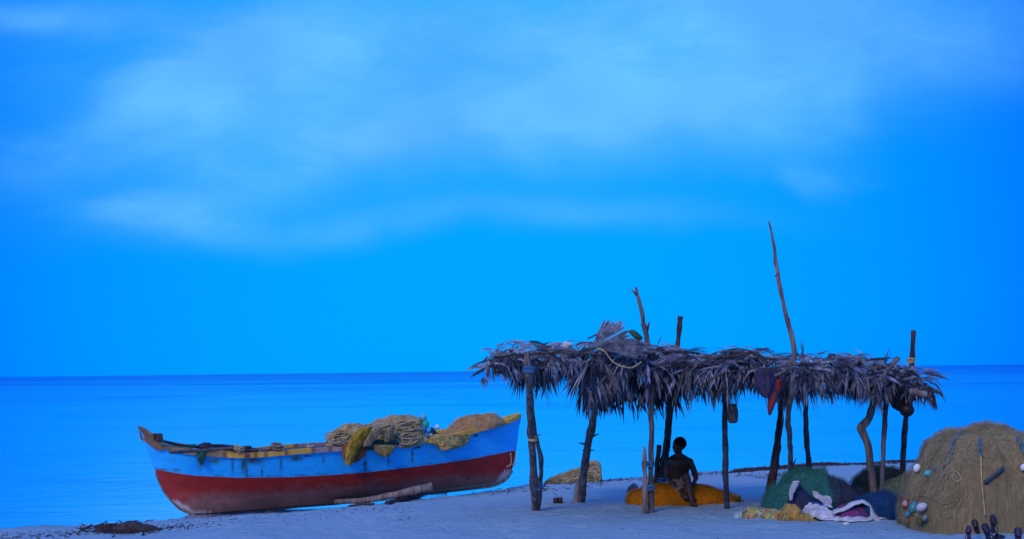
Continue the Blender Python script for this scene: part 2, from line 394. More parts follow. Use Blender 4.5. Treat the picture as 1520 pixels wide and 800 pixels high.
def n_(x, y, z, s): return mn.noise(Vector((x, y, z)) * s)
STAIN_SMUDGE = [(299, 680, 5, 14), (345, 690, 2.0, 14), (362, 688, 5, 12), (366, 700, 2, 12), (318, 684, 9, 4), (378, 684, 13, 5), (417, 688, 2.2, 10), (440, 680, 11, 4.5), (480, 682, 2, 5), (542, 690, 2.6, 14), (577, 684, 1.5, 8), (612, 676, 2.2, 11), (512, 703, 3, 2), (389, 702, 1.4, 8), (262, 697, 6, 2), (240, 697, 8, 2)]  # green stains and drips, plus wide dark smudges below the rail
def hull_col(p, above):
    px, py = proj(p); pl = lerp(PAINT, px) + .6 * n_(p[0], p[1], p[2], 3); wl = lerp(WORN, px)
    f1 = n_(p[0] * .7, p[1] * .7, p[2] * 3, 4); f2 = n_(p[0], p[1], p[2] * 4, 22)
    if above:
        c = np.array((.01, .46, 1.0)) * (1 + .10 * f1 + .05 * f2)
        if py > pl - 3 and f1 > .1: c = c * .7
        for sx_, sy_, aa, bb in STAIN_SMUDGE:
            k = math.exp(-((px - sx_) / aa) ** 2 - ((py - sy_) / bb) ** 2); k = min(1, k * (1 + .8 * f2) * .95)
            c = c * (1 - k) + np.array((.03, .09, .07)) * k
        if f2 > .52: c = c * .7
    else:
        c = np.array((.32, .016, .012)) * (1 + .25 * f1 + .1 * f2)
        k = min(max((py - wl + 5 + 9 * f1 + 5 * f2) / 12, 0), 1)
        cw = np.array((.20, .10, .09)) * (1 + .35 * n_(p[0], p[1], p[2] * 9, 5) + .2 * f2)
        c = c * (1 - k * .85) + cw * k * .85
        kk = min(max((py - wl - 14 + 6 * f1) / 8, 0), 1) * (1 if 330 < px < 720 else .25)
        c = c * (1 - kk * .7) + np.array((.10, .065, .065)) * kk * .7
    ky = lerp(KEEL, px)
    # bare pale wood where the ends of the keel are rubbed
    if px < 322 - (ky - py) * 5 + 8 * f2 and py > ky - 7 - 3 * f1 and py > 742: c = np.array((.42, .36, .33)) * (1 + .3 * f2)
    if px > 735 and py > 697 + 3 * f2 and px + py * .8 > 1307: c = np.array((.42, .36, .35)) * (1 + .3 * f2)
    if px > 480 and px < 750 and py > ky - 3 and f1 > -.15: c = np.array((.33, .29, .24)) * (1 + .3 * f2)
    return np.clip(c, 0, 1)
hull = MB(); nc = half * 2 + 1
rows, inn = [], []
for S_ in NEAR:
    near = [(c[0] + nr.x * c[2], c[1] + nr.y * c[2], c[3]) for c in S_]
    far = [(c[0] - nr.x * c[2], c[1] - nr.y * c[2], c[3]) for c in S_]
    rows.append(near[::-1] + far[1:])
    bi = S_[-1][2]; k = max(0, (bi - thick)) / max(bi, 1e-6)
    i_near = [(c[0] + nr.x * c[2] * k, c[1] + nr.y * c[2] * k, min(c[3] + thick * 1.2, S_[-1][3] - .002 if c[3] < S_[-1][3] else S_[-1][3])) for c in S_]
    i_far = [(2 * c_[0] - a[0], 2 * c_[1] - a[1], a[2]) for a, c_ in zip(i_near, S_)]
    inn.append(i_near[::-1] + i_far[1:])
for r in rows:
    cc = [None] * nc
    for j in range(half + 1):
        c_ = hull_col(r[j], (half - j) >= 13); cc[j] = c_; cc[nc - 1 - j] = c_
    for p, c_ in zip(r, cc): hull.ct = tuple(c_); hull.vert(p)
nR = len(rows)
for i in range(nR - 1):
    for k in range(nc - 1):
        a = i * nc + k; hull.f.append((a, a + nc, a + nc + 1, a + 1))
bi0 = len(hull.v); hull.ct = (.10, .12, .16)
for r in inn:
    for p in r: hull.vert(p)
for i in range(nR - 1):
    for k in range(nc - 1):
        a = bi0 + i * nc + k; hull.f.append((a, a + 1, a + nc + 1, a + nc))
    for k in (0, nc - 1):
        a = i * nc + k; b = bi0 + a; hull.f.append((a, b, b + nc, a + nc))
boat = root('fishing_boat', (-3.4, 24.0, .05), 'wooden fishing boat painted blue over red, drawn up on the sand loaded with nets', 'boat')
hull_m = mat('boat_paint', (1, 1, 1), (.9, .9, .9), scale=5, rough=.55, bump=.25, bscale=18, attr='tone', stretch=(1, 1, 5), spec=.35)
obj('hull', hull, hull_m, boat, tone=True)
# gunwale rails, near and far
gun_m = mat('gunwale_wood', (1, 1, 1), (.75, .75, .75), scale=12, rough=.8, bump=.5, attr='tone')
def rail(side, name):
    b = MB(); rw = []
    for (px, cx, cy, hbm, zs, zk, t) in zsl[4:-3:3]:
        f = n_(cx, cy, 0, 3)
        if px < 250: cc = (.22, .14, .09)
        elif px < 330: cc = (.30, .20, .10)
        elif px < 455 or 585 < px: cc = (.62, .36, .06)
        else: cc = (.34, .25, .24)
        if any(abs(px - q) < w_ for q, w_ in ((325, 2.2), (357, 6), (371, 2), (384, 2.5), (414, 3), (449, 2.5), (475, 2), (604, 4))): cc = (.22, .07, .05)
        k = 1 + .4 * f; b.ct = tuple(a * k for a in cc)
        hb_ = .055 if px > 235 else .10
        o_, i_ = hbm + .045, max(hbm - .06, -.01)
        ring = []
        for wd, zz in ((o_, zs - hb_), (o_, zs + .03), (i_, zs + .035), (i_, zs - .03)):
            ring.append((cx + nr.x * wd * side, cy + nr.y * wd * side, zz))
        base = len(b.v)
        for p in ring: b.vert(p)
        rw.append(base)
    for a, c in zip(rw, rw[1:]):
        for k in range(4): b.f.append((a + k, a + (k + 1) % 4, c + (k + 1) % 4, c + k))
    b.f.append(tuple(rw[0] + k for k in range(4))); b.f.append(tuple(rw[-1] + k for k in range(4)))
    return obj(name, b, gun_m, boat, smooth=False, tone=True)
rail(1, 'gunwale'); rail(-1, 'gunwale')
def boat_pt(px, side=0.0, dz=0.0, rel=1.0):
    """a point across the boat in photo column px: side -1..1 of the half beam, dz over the sheer"""
    i = min(range(len(zsl)), key=lambda k: abs(zsl[k][0] - px)); q = zsl[i]
    return Vector((q[1] + nr.x * q[3] * side, q[2] + nr.y * q[3] * side, q[4] + dz))
wood_cap = mat('end_block_wood', (.34, .22, .12), (.16, .10, .07), scale=10, rough=.85, bump=.5)
def plate(name, pxs, y0, thick_, m, parent, bow=True):
    """a board on the centreline of the boat with a photographed outline and a thickness"""
    b = MB(); rings = []
    for s_ in (-1, 1):
        ring = []
        for px, py in pxs:
            x, y, t = xy_of_px(px); ring.append((x + nr.x * thick_ * s_, y + nr.y * thick_ * s_, z_at(x, y, py)))
        rings.append([b.vert(p) for p in ring])
    n = len(pxs)
    b.f.append(tuple(rings[0])); b.f.append(tuple(rings[1][::-1]))
    for k in range(n): b.f.append((rings[0][k], rings[0][(k + 1) % n], rings[1][(k + 1) % n], rings[1][k]))
    return obj(name, b, m, parent, smooth=False)
plate('stem_head', [(203.5, 631), (208, 652), (214, 655), (232, 661), (241, 655), (228, 644), (214, 635)], 0, .05, wood_cap, boat)
plate('stern_head', [(773.5, 615), (771, 629), (752, 634), (752, 630), (754, 622)], 0, .055, wood_cap, boat)
plate('bow_block', [(226, 643), (240, 643), (241, 652), (227, 651)], 0, .10, wood_dark, boat)
b = MB()
for a, c in zip(KEEL[4:18], KEEL[5:19]):
    pass
kp = [(px, lerp(KEEL, px)) for px in list(range(231, 760, 6)) + [760]]
pts = [Vector((xy_of_px(px)[0], xy_of_px(px)[1], z_at(*xy_of_px(px)[:2], py))) for px, py in kp]
b.tube([p + Vector((0, 0, -.012)) for p in pts], .026, 6)
keel_m = mat('keel_wood', (.20, .17, .16), (.09, .07, .07), scale=8, rough=.85)
obj('keel', b, keel_m, boat)
for px in (300, 372, 447, 520, 600, 690):                     # thwarts
    b = MB(); c = boat_pt(px, 0, -.10); rot = Matrix((ax_, -nr, Vector((0, 0, 1)))).transposed()
    hw = boat_pt(px, 1) - boat_pt(px, 0)
    b.box(c, (.11, hw.length - .03, .02), rot); obj('thwart', b, wood_blue, boat, smooth=False)
b = MB(); b.tube(smoothpath([W(758, 672, 24.9), W(759, 684, 24.95), W(757, 690, 24.95), W(752, 692, 24.95)], 6), .012, 6)
b.tube(smoothpath([W(759, 686, 24.97), W(761, 690, 25), W(764.5, 688, 25.1), W(765.5, 680, 25.2), W(765, 668, 25.3)], 6), .012, 6)
obj('stern_rope', b, rope_tan, boat)

# ------------------------------------------------------------------ generic mound with a photographed skyline and real depth
def mound(top, bot, Y0, depth, amp=.03, fold=.02, fsc=6, nu=None, nv=26, p=.75, seed=0, asym=1.0, lay=0.0, ground=False):
    if ground:
        mb_ = (bot[0][0] + bot[-1][0]) / 2; Y0 = Yg(mb_, lerp(bot, mb_)) + depth * .85
    x0, x1 = top[0][0], top[-1][0]; nu = nu or int((x1 - x0) / 1.2) + 6
    rows = []
    zref = [z_at(W(px, py, Y0).x, Y0, py) for px, py in top]
    hmax = max(W(px, py, Y0).z - W(px, lerp(bot, px), Y0 - depth * .6).z for px, py in top)
    for i in range(nu + 1):
        px = x0 + (x1 - x0) * i / nu
        t_ = W(px, lerp(top, px), Y0); zb = W(px, lerp(bot, px), Y0 - depth * .7).z - .03
        hgt = max(t_.z - zb, .015); dd = depth * (min(hgt / max(hmax, .01), 1)) ** .5
        if ground: hgt = max(t_.z - H(t_.x, Y0), .01) + .04; dd = depth * (min(hgt / max(hmax, .01), 1)) ** .5
        row = []
        for j in range(nv + 1):
            ph = math.pi * j / nv
            y = Y0 - dd * math.cos(ph) * (1 if ph < math.pi / 2 else asym); z = (H(t_.x, y) - .04 if ground else zb) + hgt * max(math.sin(ph), 0) ** p
            q = Vector((t_.x, y, z)); s3 = Vector((seed * 3.1, 0, 0))
            fl = (1 - abs(mn.noise(Vector((t_.x * fsc, y * fsc * .25, z * fsc * .25)) + s3)) * 2) * fold
            if lay: fl += (1 - abs(mn.noise(Vector((t_.x * 1.2, y * 2, z * lay)) + s3)) * 2) * fold
            dsp = amp * (mn.noise(q * 2.3 + s3) + .5 * mn.noise(q * 6 + s3)) + fl
            nrm = Vector((0, -math.cos(ph) * .8, math.sin(ph) * .7)); env = max(math.sin(ph), 0) ** .4 if 0 < j < nv else 0
            row.append(q + nrm * dsp * env)
        rows.append(row)
    return rows
def mound_mb(rows):
    b = MB(); b.grid(rows)
    base = 0; nv = len(rows[0])
    b.f.append(tuple(range(nv))[::-1]); e = (len(rows) - 1) * nv; b.f.append(tuple(e + k for k in range(nv)))
    return b
def fibres(rows, n, rad, along='v', wander=.03, lift=.006, jit=.3, span=(.05, .95), loop=False):
    """strands lying on a mound's surface"""
    b = MB(); nu, nv = len(rows) - 1, len(rows[0]) - 1
    def at(u, v):
        u = min(max(u, 0), .999) * nu; v = min(max(v, 0), .999) * nv; i, j = int(u), int(v); a, c = u - i, v - j
        return (rows[i][j] * (1 - a) * (1 - c) + rows[i + 1][j] * a * (1 - c) + rows[i][j + 1] * (1 - a) * c + rows[i + 1][j + 1] * a * c)
    for k in range(n):
        s0 = rnd() * 10; a0 = rr(.02, .98); L0 = rr(*span); L1 = min(L0 + rr(.25, .7), .98); pts = []
        b.ct = (rr(.6, 1.2),) * 3
        m_ = 14
        for i in range(m_):
            t = i / (m_ - 1)
            wv = wander * (mn.noise(Vector((t * 2.5, s0, 0))) * 2 + (t - .5) * jit * mn.noise(Vector((s0, 3, 0))) * 4)
            if along == 'v': p_ = at(a0 + wv, (L0 + (L1 - L0) * t) * .62)
            else: p_ = at(L0 + (L1 - L0) * t, (a0 + wv) * .62)
            pts.append(p_ + Vector((0, -lift * .8, lift * .7)))
        b.tube(pts, rad, 4, cap=False)
    return b
def net_mat(k, c1, c2, **kw):
    return mat(k, c1, c2, scale=kw.pop('scale', 11), rough=.95, bump=.9, bscale=kw.pop('bscale', 60), spec=.08, detail=8, **kw)

def veil_mat(name, c, amt=.45, sc=30):
    m = bpy.data.materials.new(name); m.use_nodes = True; m.node_tree.nodes.clear(); t = NT(m.node_tree)
    tc = t.n('ShaderNodeTexCoord'); mp = t.n('ShaderNodeMapping'); t.l(tc.outputs['Object'], mp.inputs[0]); mp.inputs['Scale'].default_value = (1, 1, .22)
    n_1 = t.noise(mp.outputs[0], sc, 6, .75, .5); n_2 = t.noise(tc.outputs['Object'], 4, 3, .5)
    f = t.m('MULTIPLY', t.ramp(n_1, (.36, .62, 0, 1)), t.ramp(n_2, (.3, .65, amt * .4, amt * 1.6)), clamp=True)
    df = t.n('ShaderNodeBsdfDiffuse'); df.inputs[0].default_value = (*c, 1); tr = t.n('ShaderNodeBsdfTransparent')
    ms = t.n('ShaderNodeMixShader'); t.l(f, ms.inputs[0]); t.l(tr.outputs[0], ms.inputs[1]); t.l(df.outputs[0], ms.inputs[2])
    o = t.n('ShaderNodeOutputMaterial'); t.l(ms.outputs[0], o.inputs[0]); return m
VEIL = {}
def veil(rows, c, parent, off=.024, amt=.5):
    k = tuple(round(a, 2) for a in c)
    if k not in VEIL: VEIL[k] = veil_mat('loose_net_' + str(len(VEIL)), c, amt)
    for s_ in (1.0, 1.9):
        out = []; nv = len(rows[0]) - 1
        for i, r in enumerate(rows):
            o_ = []
            for j, p in enumerate(r):
                ph = math.pi * j / nv; nrm = Vector((0, -math.cos(ph), math.sin(ph) * .9)); e = (1 if i > len(rows) / 2 else -1) * abs(i / (len(rows) - 1) - .5) * 2
                d = off * s_ * (.55 + .9 * mn.noise(p * 3.3 + Vector((s_ * 5, 0, 0))) + .3)
                o_.append(p + nrm * max(d, .004) * (math.sin(ph) ** .5 if 0 < j < nv else 0) + Vector((e * max(d, .004), 0, 0)))
            out.append(o_)
        b = MB(); b.grid(out); obj('loose_net', b, VEIL[k], parent)
# ---------- load in the boat
LOAD = []
def onboat(top, name, m, label, cat, depth=.45, side=.35, base=None, strands=None, amp=.05, fold=.04, Yo=0, **kw):
    mid = (top[0][0] + top[-1][0]) / 2; c = boat_pt(mid, side); Yc = c.y + Yo
    bot = base or [(px, proj(boat_pt(px, side + .3, -.06))[1]) for px in np.linspace(top[0][0], top[-1][0], 9)]
    rows_ = mound(top, bot, Yc, depth, amp=amp, fold=fold, seed=mid * .01, **kw)
    if strands:
        rt = root(name, rows_[len(rows_) // 2][0], label, cat)
        obj('net_bundle', mound_mb(rows_), m, rt)
        obj('strands', fibres(rows_, *strands[0], **strands[1]), strands[2], rt)
        if name in ('net_pile', 'net_roll'): veil(rows_, (.46, .35, .20) if name == 'net_pile' else (.52, .33, .16), rt, .02)
        LOAD.append((rt, rows_))
        return rt
    return obj(name, mound_mb(rows_), m, label=label, cat=cat)
nm_tan = net_mat('net_tan', (.52, .36, .14), (.25, .16, .07)); nm_grey = net_mat('net_grey', (.40, .31, .20), (.22, .16, .10))
nm_brown = net_mat('net_brown', (.52, .30, .12), (.28, .155, .07)); nm_yel = net_mat('net_yellow', (.56, .36, .05), (.30, .18, .03))
nm_green = net_mat('net_green', (.03, .16, .12), (.015, .06, .05)); nm_oran = net_mat('net_orange', (.44, .15, .075), (.22, .075, .05))
nm_olive = net_mat('net_olive', (.62, .45, .17), (.36, .25, .09))
onboat([(482, 664), (486, 650), (494, 641), (508, 636), (530, 631), (545, 634), (560, 662)], 'rope_pile', net_mat('net_dark_brown', (.22, .16, .08), (.10, .075, .05)), 'pile of tan rope coils left of the yellow net in the boat', 'rope pile', depth=.3,
       strands=((110, .013), dict(along='u', wander=.25, jit=.9, lift=.015), Mt('pale_rope', (.50, .38, .19), (.24, .17, .09), scale=5, bump=.4)), amp=.10)  # dark brown base setting off the pale rope
onboat([(524, 655), (530, 640), (548, 630), (568, 624), (590, 621), (608, 619), (622, 622), (632, 655)], 'net_pile', nm_grey, 'large grey and tan net heap amidships, right of the rope coils in the boat', 'fishing net', depth=.42,
       strands=((110, .010), dict(along='u', wander=.3, jit=.9, lift=.012), Mt('pale_rope')), amp=.08, fold=.07, fsc=3)
onboat([(576, 662), (582, 648), (596, 636), (612, 634), (624, 642), (636, 655)], 'rope_bundle', nm_olive, 'bundle of looped pale rope hanging beside the floats in the boat', 'rope', depth=.22, side=.85,
       base=[(576, 664), (600, 663), (636, 655)], strands=((70, .012), dict(along='u', wander=.3, jit=.9, lift=.02), Mt('pale_rope')))
onboat([(650, 652), (664, 640), (676, 629), (690, 621), (706, 616), (716, 617), (724, 614), (734, 617), (744, 626), (752, 633)], 'net_roll', nm_brown, 'brown net bundle lying along the stern of the boat', 'fishing net', depth=.4, side=.3,
       amp=.10, fold=.06, fsc=4, strands=((60, .005), dict(along='v', wander=.2, jit=.6), Mt('brown_twine', (.50, .32, .15), (.26, .16, .08), bump=.2)))
def loops(parent, cx, cy, w_, h_, n, Y, m, rad=.011):
    for g_ in range(3):
        b = MB()
        for k in range(n // 3):
            ox, oy, ww, hh = rr(-.35, .35) * w_, rr(-.4, .4) * h_, w_ * rr(.5, 1), h_ * rr(.35, .9); tl = rr(-.35, .15); y0 = Y - rr(0, .12)
            pts = []
            for t in np.linspace(0, rr(4.6, 6.2), 22):
                x_, z_ = math.cos(t) * ww, math.sin(t) * hh; pts.append(W(cx + ox + x_ * math.cos(tl) - z_ * math.sin(tl), cy + oy + x_ * math.sin(tl) + z_ * math.cos(tl), y0 - .05 * math.sin(t * .5 + g_)))
            b.tube(pts, rad, 5)
        obj('rope_loops', b, m[g_ % len(m)], parent)
pr = [Mt('pale_rope'), Mt('ash_rope', (.46, .42, .36), (.22, .19, .17), bump=.5), Mt('ochre_rope', (.46, .33, .12), (.22, .15, .07), bump=.5)]
yb0 = boat_pt(505, .8).y
loops(LOAD[0][0], 503, 650, 17, 10, 27, boat_pt(503, .9).y - .05, pr)
loops(LOAD[2][0], 605, 649, 17, 9, 24, boat_pt(605, 1.0).y - .08, pr)
loops(LOAD[1][0], 602, 632, 20, 7, 24, boat_pt(602, .8).y - .12, pr)
loops(LOAD[1][0], 570, 634, 16, 5, 12, boat_pt(570, .8).y - .16, pr)
# hanging drapes over the near side of the boat: strips of net following a path over the gunwale
def drape(name, cols_, m, label=None, cat=None, Yoff=-.02, thick_=.03, bulge=.07, parent=None, nrow=18, fold=.018, Y=None):
    """cols_: list of (left px, right px, py); the sheet bulges towards the camera"""
    b = MB(); n = 16; fr, bk = [], []
    ly = [c[2] for c in cols_]
    for i in range(nrow + 1):
        t = i / nrow * (len(cols_) - 1); k = min(int(t), len(cols_) - 2); a = t - k
        A, B_ = cols_[k], cols_[k + 1]; l = A[0] + (B_[0] - A[0]) * a; r = A[1] + (B_[1] - A[1]) * a; py = A[2] + (B_[2] - A[2]) * a
        rf, rb = [], []
        for j in range(n + 1):
            s_ = j / n; px = l + (r - l) * s_
            Yg = Y if Y else (boat_pt(px, 1.0).y - .06)
            yb = bulge * max(math.sin(math.pi * s_), 0) ** .7 + fold * 1.0 * (1 - 2 * abs(mn.noise(Vector((px * .22, py * .02, 5))))) + fold * 1.2 * mn.noise(Vector((px * .18, py * .02, 3))) + fold * .9 * (1 - 2 * abs(mn.noise(Vector((px * .55 + py * .12, py * .03, 9)))))
            rf.append(W(px + 1.3 * mn.noise(Vector((i * .45, j, 7))), py + 1.2 * mn.noise(Vector((px * .3, i, 1))), Yg + Yoff - yb)); rb.append(W(px, py, Yg + Yoff + thick_))
        fr.append(rf); bk.append(rb)
    b.grid(fr); o = len(b.v); b.grid([r_[::-1] for r_ in bk]); w_ = n + 1; R_ = nrow
    for i in range(R_):
        b.f.append((i * w_, (i + 1) * w_, o + (i + 1) * w_ + n, o + i * w_ + n)); b.f.append((i * w_ + n, o + i * w_, o + (i + 1) * w_, (i + 1) * w_ + n))
    for k in range(n):
        b.f.append((k, o + n - k, o + n - k - 1, k + 1)); b.f.append((R_ * w_ + k, R_ * w_ + k + 1, o + R_ * w_ + n - k - 1, o + R_ * w_ + n - k))
    if name != 'hanging_net': return obj(name, b, m, parent, label=label, cat=cat)
    rt_ = root(name, fr[0][n // 2], label, cat); obj('net_fold', b, m, rt_); q = MB()
    for k in range(46):
        u0 = rr(.02, .98); v0, v1 = sorted((rr(0, 1), rr(0, 1)))
        pts = []
        for i in range(10):
            v = (v0 + (v1 - v0) * i / 9) * (nrow - .01); u = min(max(u0 + .08 * mn.noise(Vector((k, v * .3, 0))), 0), .99) * n; a_, c_ = int(v), int(u)
            pts.append(fr[a_][c_].lerp(fr[a_][c_ + 1], u - c_).lerp(fr[min(a_ + 1, nrow)][c_], v - a_) + Vector((0, -.008, 0)))
        q.tube(pts, .0045, 4, cap=False)
    obj('strands', q, m, rt_); return rt_
drape('hanging_net', [(510, 548, 658), (507, 546, 664), (508, 542, 676), (513, 530, 686)], nm_oran, 'faded orange net hanging over the boat side behind the yellow net', 'fishing net', Yoff=-.03)
drape('hanging_net', [(540, 553, 633), (528, 550, 640), (519, 542, 652), (514, 534, 664), (512, 527, 678), (513, 521, 690)], nm_yel, 'mustard yellow net draped over the boat gunwale in front of the orange net', 'fishing net', Yoff=-.14, bulge=.09)
drape('hanging_net', [(556, 592, 652), (546, 594, 658), (540, 588, 664), (545, 574, 668)], nm_green, 'dark green net tangled on the gunwale amidships', 'fishing net', Yoff=-.05)
drape('hanging_net', [(552, 590, 660), (556, 584, 668), (562, 580, 674), (569, 575, 678)], nm_tan, 'small tan net bight hanging below the dark green net', 'fishing net', Yoff=-.13, bulge=.08)
drape('hanging_net', [(556, 568, 634), (548, 564, 644), (541, 554, 656), (539, 550, 662)], nm_grey, 'pale grey twisted net strip between the yellow and green nets', 'fishing net', Yoff=-.20, bulge=.05)
drape('hanging_net', [(572, 586, 634), (570, 582, 646), (571, 580, 655)], nm_grey, 'short pale net strip hanging straight down above the dark green net', 'fishing net', Yoff=-.20, bulge=.05)
drape('hanging_net', [(646, 700, 644), (637, 698, 650), (642, 694, 658), (650, 684, 663), (655, 664, 668)], nm_olive, 'olive yellow net spilling over the gunwale below the brown net bundle', 'fishing net', Yoff=-.06, bulge=.12, fold=.035)
drape('rag', [(294, 305, 668), (293, 304, 678), (296, 302, 686), (298, 300, 690)], nm_green, 'dark green rag hanging from the gunwale near the bow', 'rag', Yoff=-.02, bulge=.03)

def plastic(k, c, c2=None): return Mt(k, c, c2 or tuple(a * .8 for a in c), scale=5, rough=.45, bump=.1, spec=.5)
def floater(px, py, Y, r, m, label, stretch=1.25, tilt=0.6, grp=None, az=0.5):
    b = MB(); rot = Matrix.Rotation(az, 3, 'Z') @ Matrix.Rotation(tilt, 3, 'Y'); c = W(px, py, Y)
    prof = [(.0, -1.0), (.22, -1.0), (.30, -.96), (.62, -.80), (.88, -.45), (1, 0), (.88, .45), (.62, .80), (.30, .96), (.22, 1.0), (.13, .8), (.13, .0)]
    rows_ = [[c + rot @ Vector((math.cos(2 * math.pi * k / 16) * a * r, math.sin(2 * math.pi * k / 16) * a * r, h * r * stretch)) for k in range(16)] for a, h in prof]
    b.grid(rows_, True)
    return obj('net_float', b, m, label=label, cat='float', group=grp)
fl = [(628, 619.5, .075, 'float_cyan', (.10, .48, .62), 'pale cyan float perched topmost on the pile in the boat'),
      (631, 629, .085, 'float_green', (.02, .48, .28), 'large green float just under the topmost cyan one'),
      (624.5, 637, .085, 'float_blue', (.03, .42, .70), 'larger light blue float left of its smaller light blue neighbour'),
      (635.5, 638.5, .062, 'float_blue', (.03, .42, .70), 'smaller light blue float right of its larger light blue neighbour'),
      (618, 648.5, .062, 'float_green', (.02, .48, .28), 'small green float lowest on the left, on the boat rail'),
      (629.5, 648, .072, 'float_lilac', (.34, .36, .50), 'lilac white round float on the boat rail right of the small green one'),
      (649, 633.5, .050, 'float_white', (.75, .75, .74), 'small white float against the brown net bundle'),
      (639, 646, .045, 'float_mauve', (.42, .38, .46), 'small dull mauve float beside the lilac one'),
      (616, 628, .055, 'float_teal', (.16, .42, .45), 'dull teal float half in the grey net heap')]
for i, (px, py, r, k, c, lb) in enumerate(fl):
    floater(px, py, boat_pt(px, .75).y - .02 * i, r, plastic(k, c), lb, 1.1 + .1 * (i % 3), .5 + i * .7, 'net floats piled in the boat', i * 1.3)
onboat([(612, 655), (618, 640), (630, 634), (645, 636), (654, 650)], 'net_pile', net_mat('net_dark', (.07, .09, .12), (.03, .04, .06)), 'dark blue net lying under the piled floats in the boat', 'fishing net', depth=.25, side=.5, Yo=.1)

def pole_thing(name, pts, rad, m, label, cat, seg=8):
    b = MB(); P_ = smoothpath([W(*p) for p in pts], 6); n = len(P_)
    rd = [rad[0] + (rad[1] - rad[0]) * i / (n - 1) for i in range(n)]
    b.tube(P_, rd, seg, wob=.2); return obj(name, b, m, label=label, cat=cat)
yb = boat_pt(320, 1.0).y
pole_thing('pole', [(252, 671, yb - .5), (300, 668, yb - .12), (345, 664.5, yb), (372, 663, yb + .35)], (.03, .028), wood_blue, 'grey blue pole lying outermost across the bow gunwale', 'pole')
pole_thing('pole', [(232, 652, yb - .3), (268, 660, yb), (320, 665, yb + .3), (386, 669, yb + .7)], (.03, .03), wood_dark, 'dark pole running from the bow block along the gunwale', 'pole')
pole_thing('pole', [(300, 662, yb + .5), (330, 661, yb + .6), (385, 667, yb + .8), (425, 670, yb + 1)], (.035, .02), Mt('navy_pole', (.03, .04, .09), bump=.3), 'navy blue pole with a thick end lying inside the bow', 'pole')
b = MB(); c = W(305, 661, yb + .3); b.ell(c, (.13, .1, .06), fn=lambda q, d: q * (1 + .3 * mn.noise(d * 2)))
obj('cloth_bundle', b, Mt('navy_cloth', (.03, .035, .07), bump=.5), label='small dark navy cloth bundle on the poles at the bow', cat='cloth')
b = MB(); c = W(285, 661.5, yb + .1); b.ell(c, (.10, .07, .035), fn=lambda q, d: q * (1 + .4 * mn.noise(d * 3))); obj('cloth_bundle', b, nm_green, label='small green cloth scrap on the bow gunwale', cat='cloth')
def coil(px, py, Y, r, m, label, n=9, cat='rope coil', h=1.0, rad=.012):
    b = MB(); c = W(px, py, Y)
    for k in range(n):
        a = rr(0, 3.14); tl = rr(.1, 1.0); rot = Matrix.Rotation(a, 3, 'Z') @ Matrix.Rotation(tl, 3, 'X'); r_ = r * rr(.65, 1.05); o = Vector((rr(-.2, .2) * r, rr(-.2, .2) * r, rr(-.3, .3) * r * h))
        b.ct = (rr(.7, 1.2),) * 3
        pts = [c + o + rot @ Vector((math.cos(t) * r_, math.sin(t) * r_ * .8, .1 * r_ * math.sin(3 * t))) for t in np.linspace(0, 6.2, 20)]
        b.tube(pts, rad, 5)
    return obj('rope_coil', b, m, label=label, cat=cat)
coil(355, 666, boat_pt(355, 1).y - .03, .11, rope_tan, 'tangled pale rope coil on the boat gunwale left of centre')
coil(412, 662.5, boat_pt(412, 1).y - .03, .11, Mt('brown_rope', (.28, .2, .13), bump=.5), 'brown rope knot standing on the gunwale right of the pale coil', 12)
coil(391, 668.5, boat_pt(391, .9).y, .07, Mt('grey_rope', (.2, .18, .2), bump=.5), 'small grey rope knot on the gunwale between the pale coil and the brown knot', 7)
coil(460, 663.5, boat_pt(460, .9).y, .06, Mt('red_rope', (.35, .10, .09), (.5, .45, .45), bump=.5), 'small red and white rope knot on the gunwale left of the rope pile', 6)
b = MB(); P_ = smoothpath([boat_pt(470, .95, .06), boat_pt(480, .95, .08), boat_pt(492, .9, .16), boat_pt(510, .8, .2)], 6)
b.tube(P_, .022, 6); obj('rope', b, rope_tan, label='thick pale rope rising from the gunwale to the rope coils', cat='rope')
pole_thing('branch', [(497, 744, 23.6), (540, 742, 23.5), (580, 735, 23.4), (612, 728, 23.3), (642, 722, 23.3)], (.045, .085), wood_pale, 'long pale split log propping the hull, nearest the camera', 'log')

# logs under boat
def log(pts, rad, m, label, group=None, name='driftwood_log'):
    b = MB(); P_ = smoothpath(pts, 7); n = len(P_); rd = np.interp(np.linspace(0, 1, n), np.linspace(0, 1, len(rad)), rad)
    b.tube(P_, list(rd), 9, wob=.35); return obj(name, b, m, label=label, cat='log', group=group)
g1, g2, g3 = G(505, 748, .03), G(560, 746, .05), G(640, 736, .08)
log([G(575, 749, .03), G(600, 744, .05), G(630, 737, .06), G(662, 733, .1)], (.05, .06, .05, .05), wood_dark, 'dark shaded log lying on the sand under the keel')
log([G(518, 752, .02), G(540, 751, .02), G(556, 750, .03)], (.02, .03, .015), wood_dark, 'thin dark stick on the sand in front of the pale log', name='driftwood_stick')

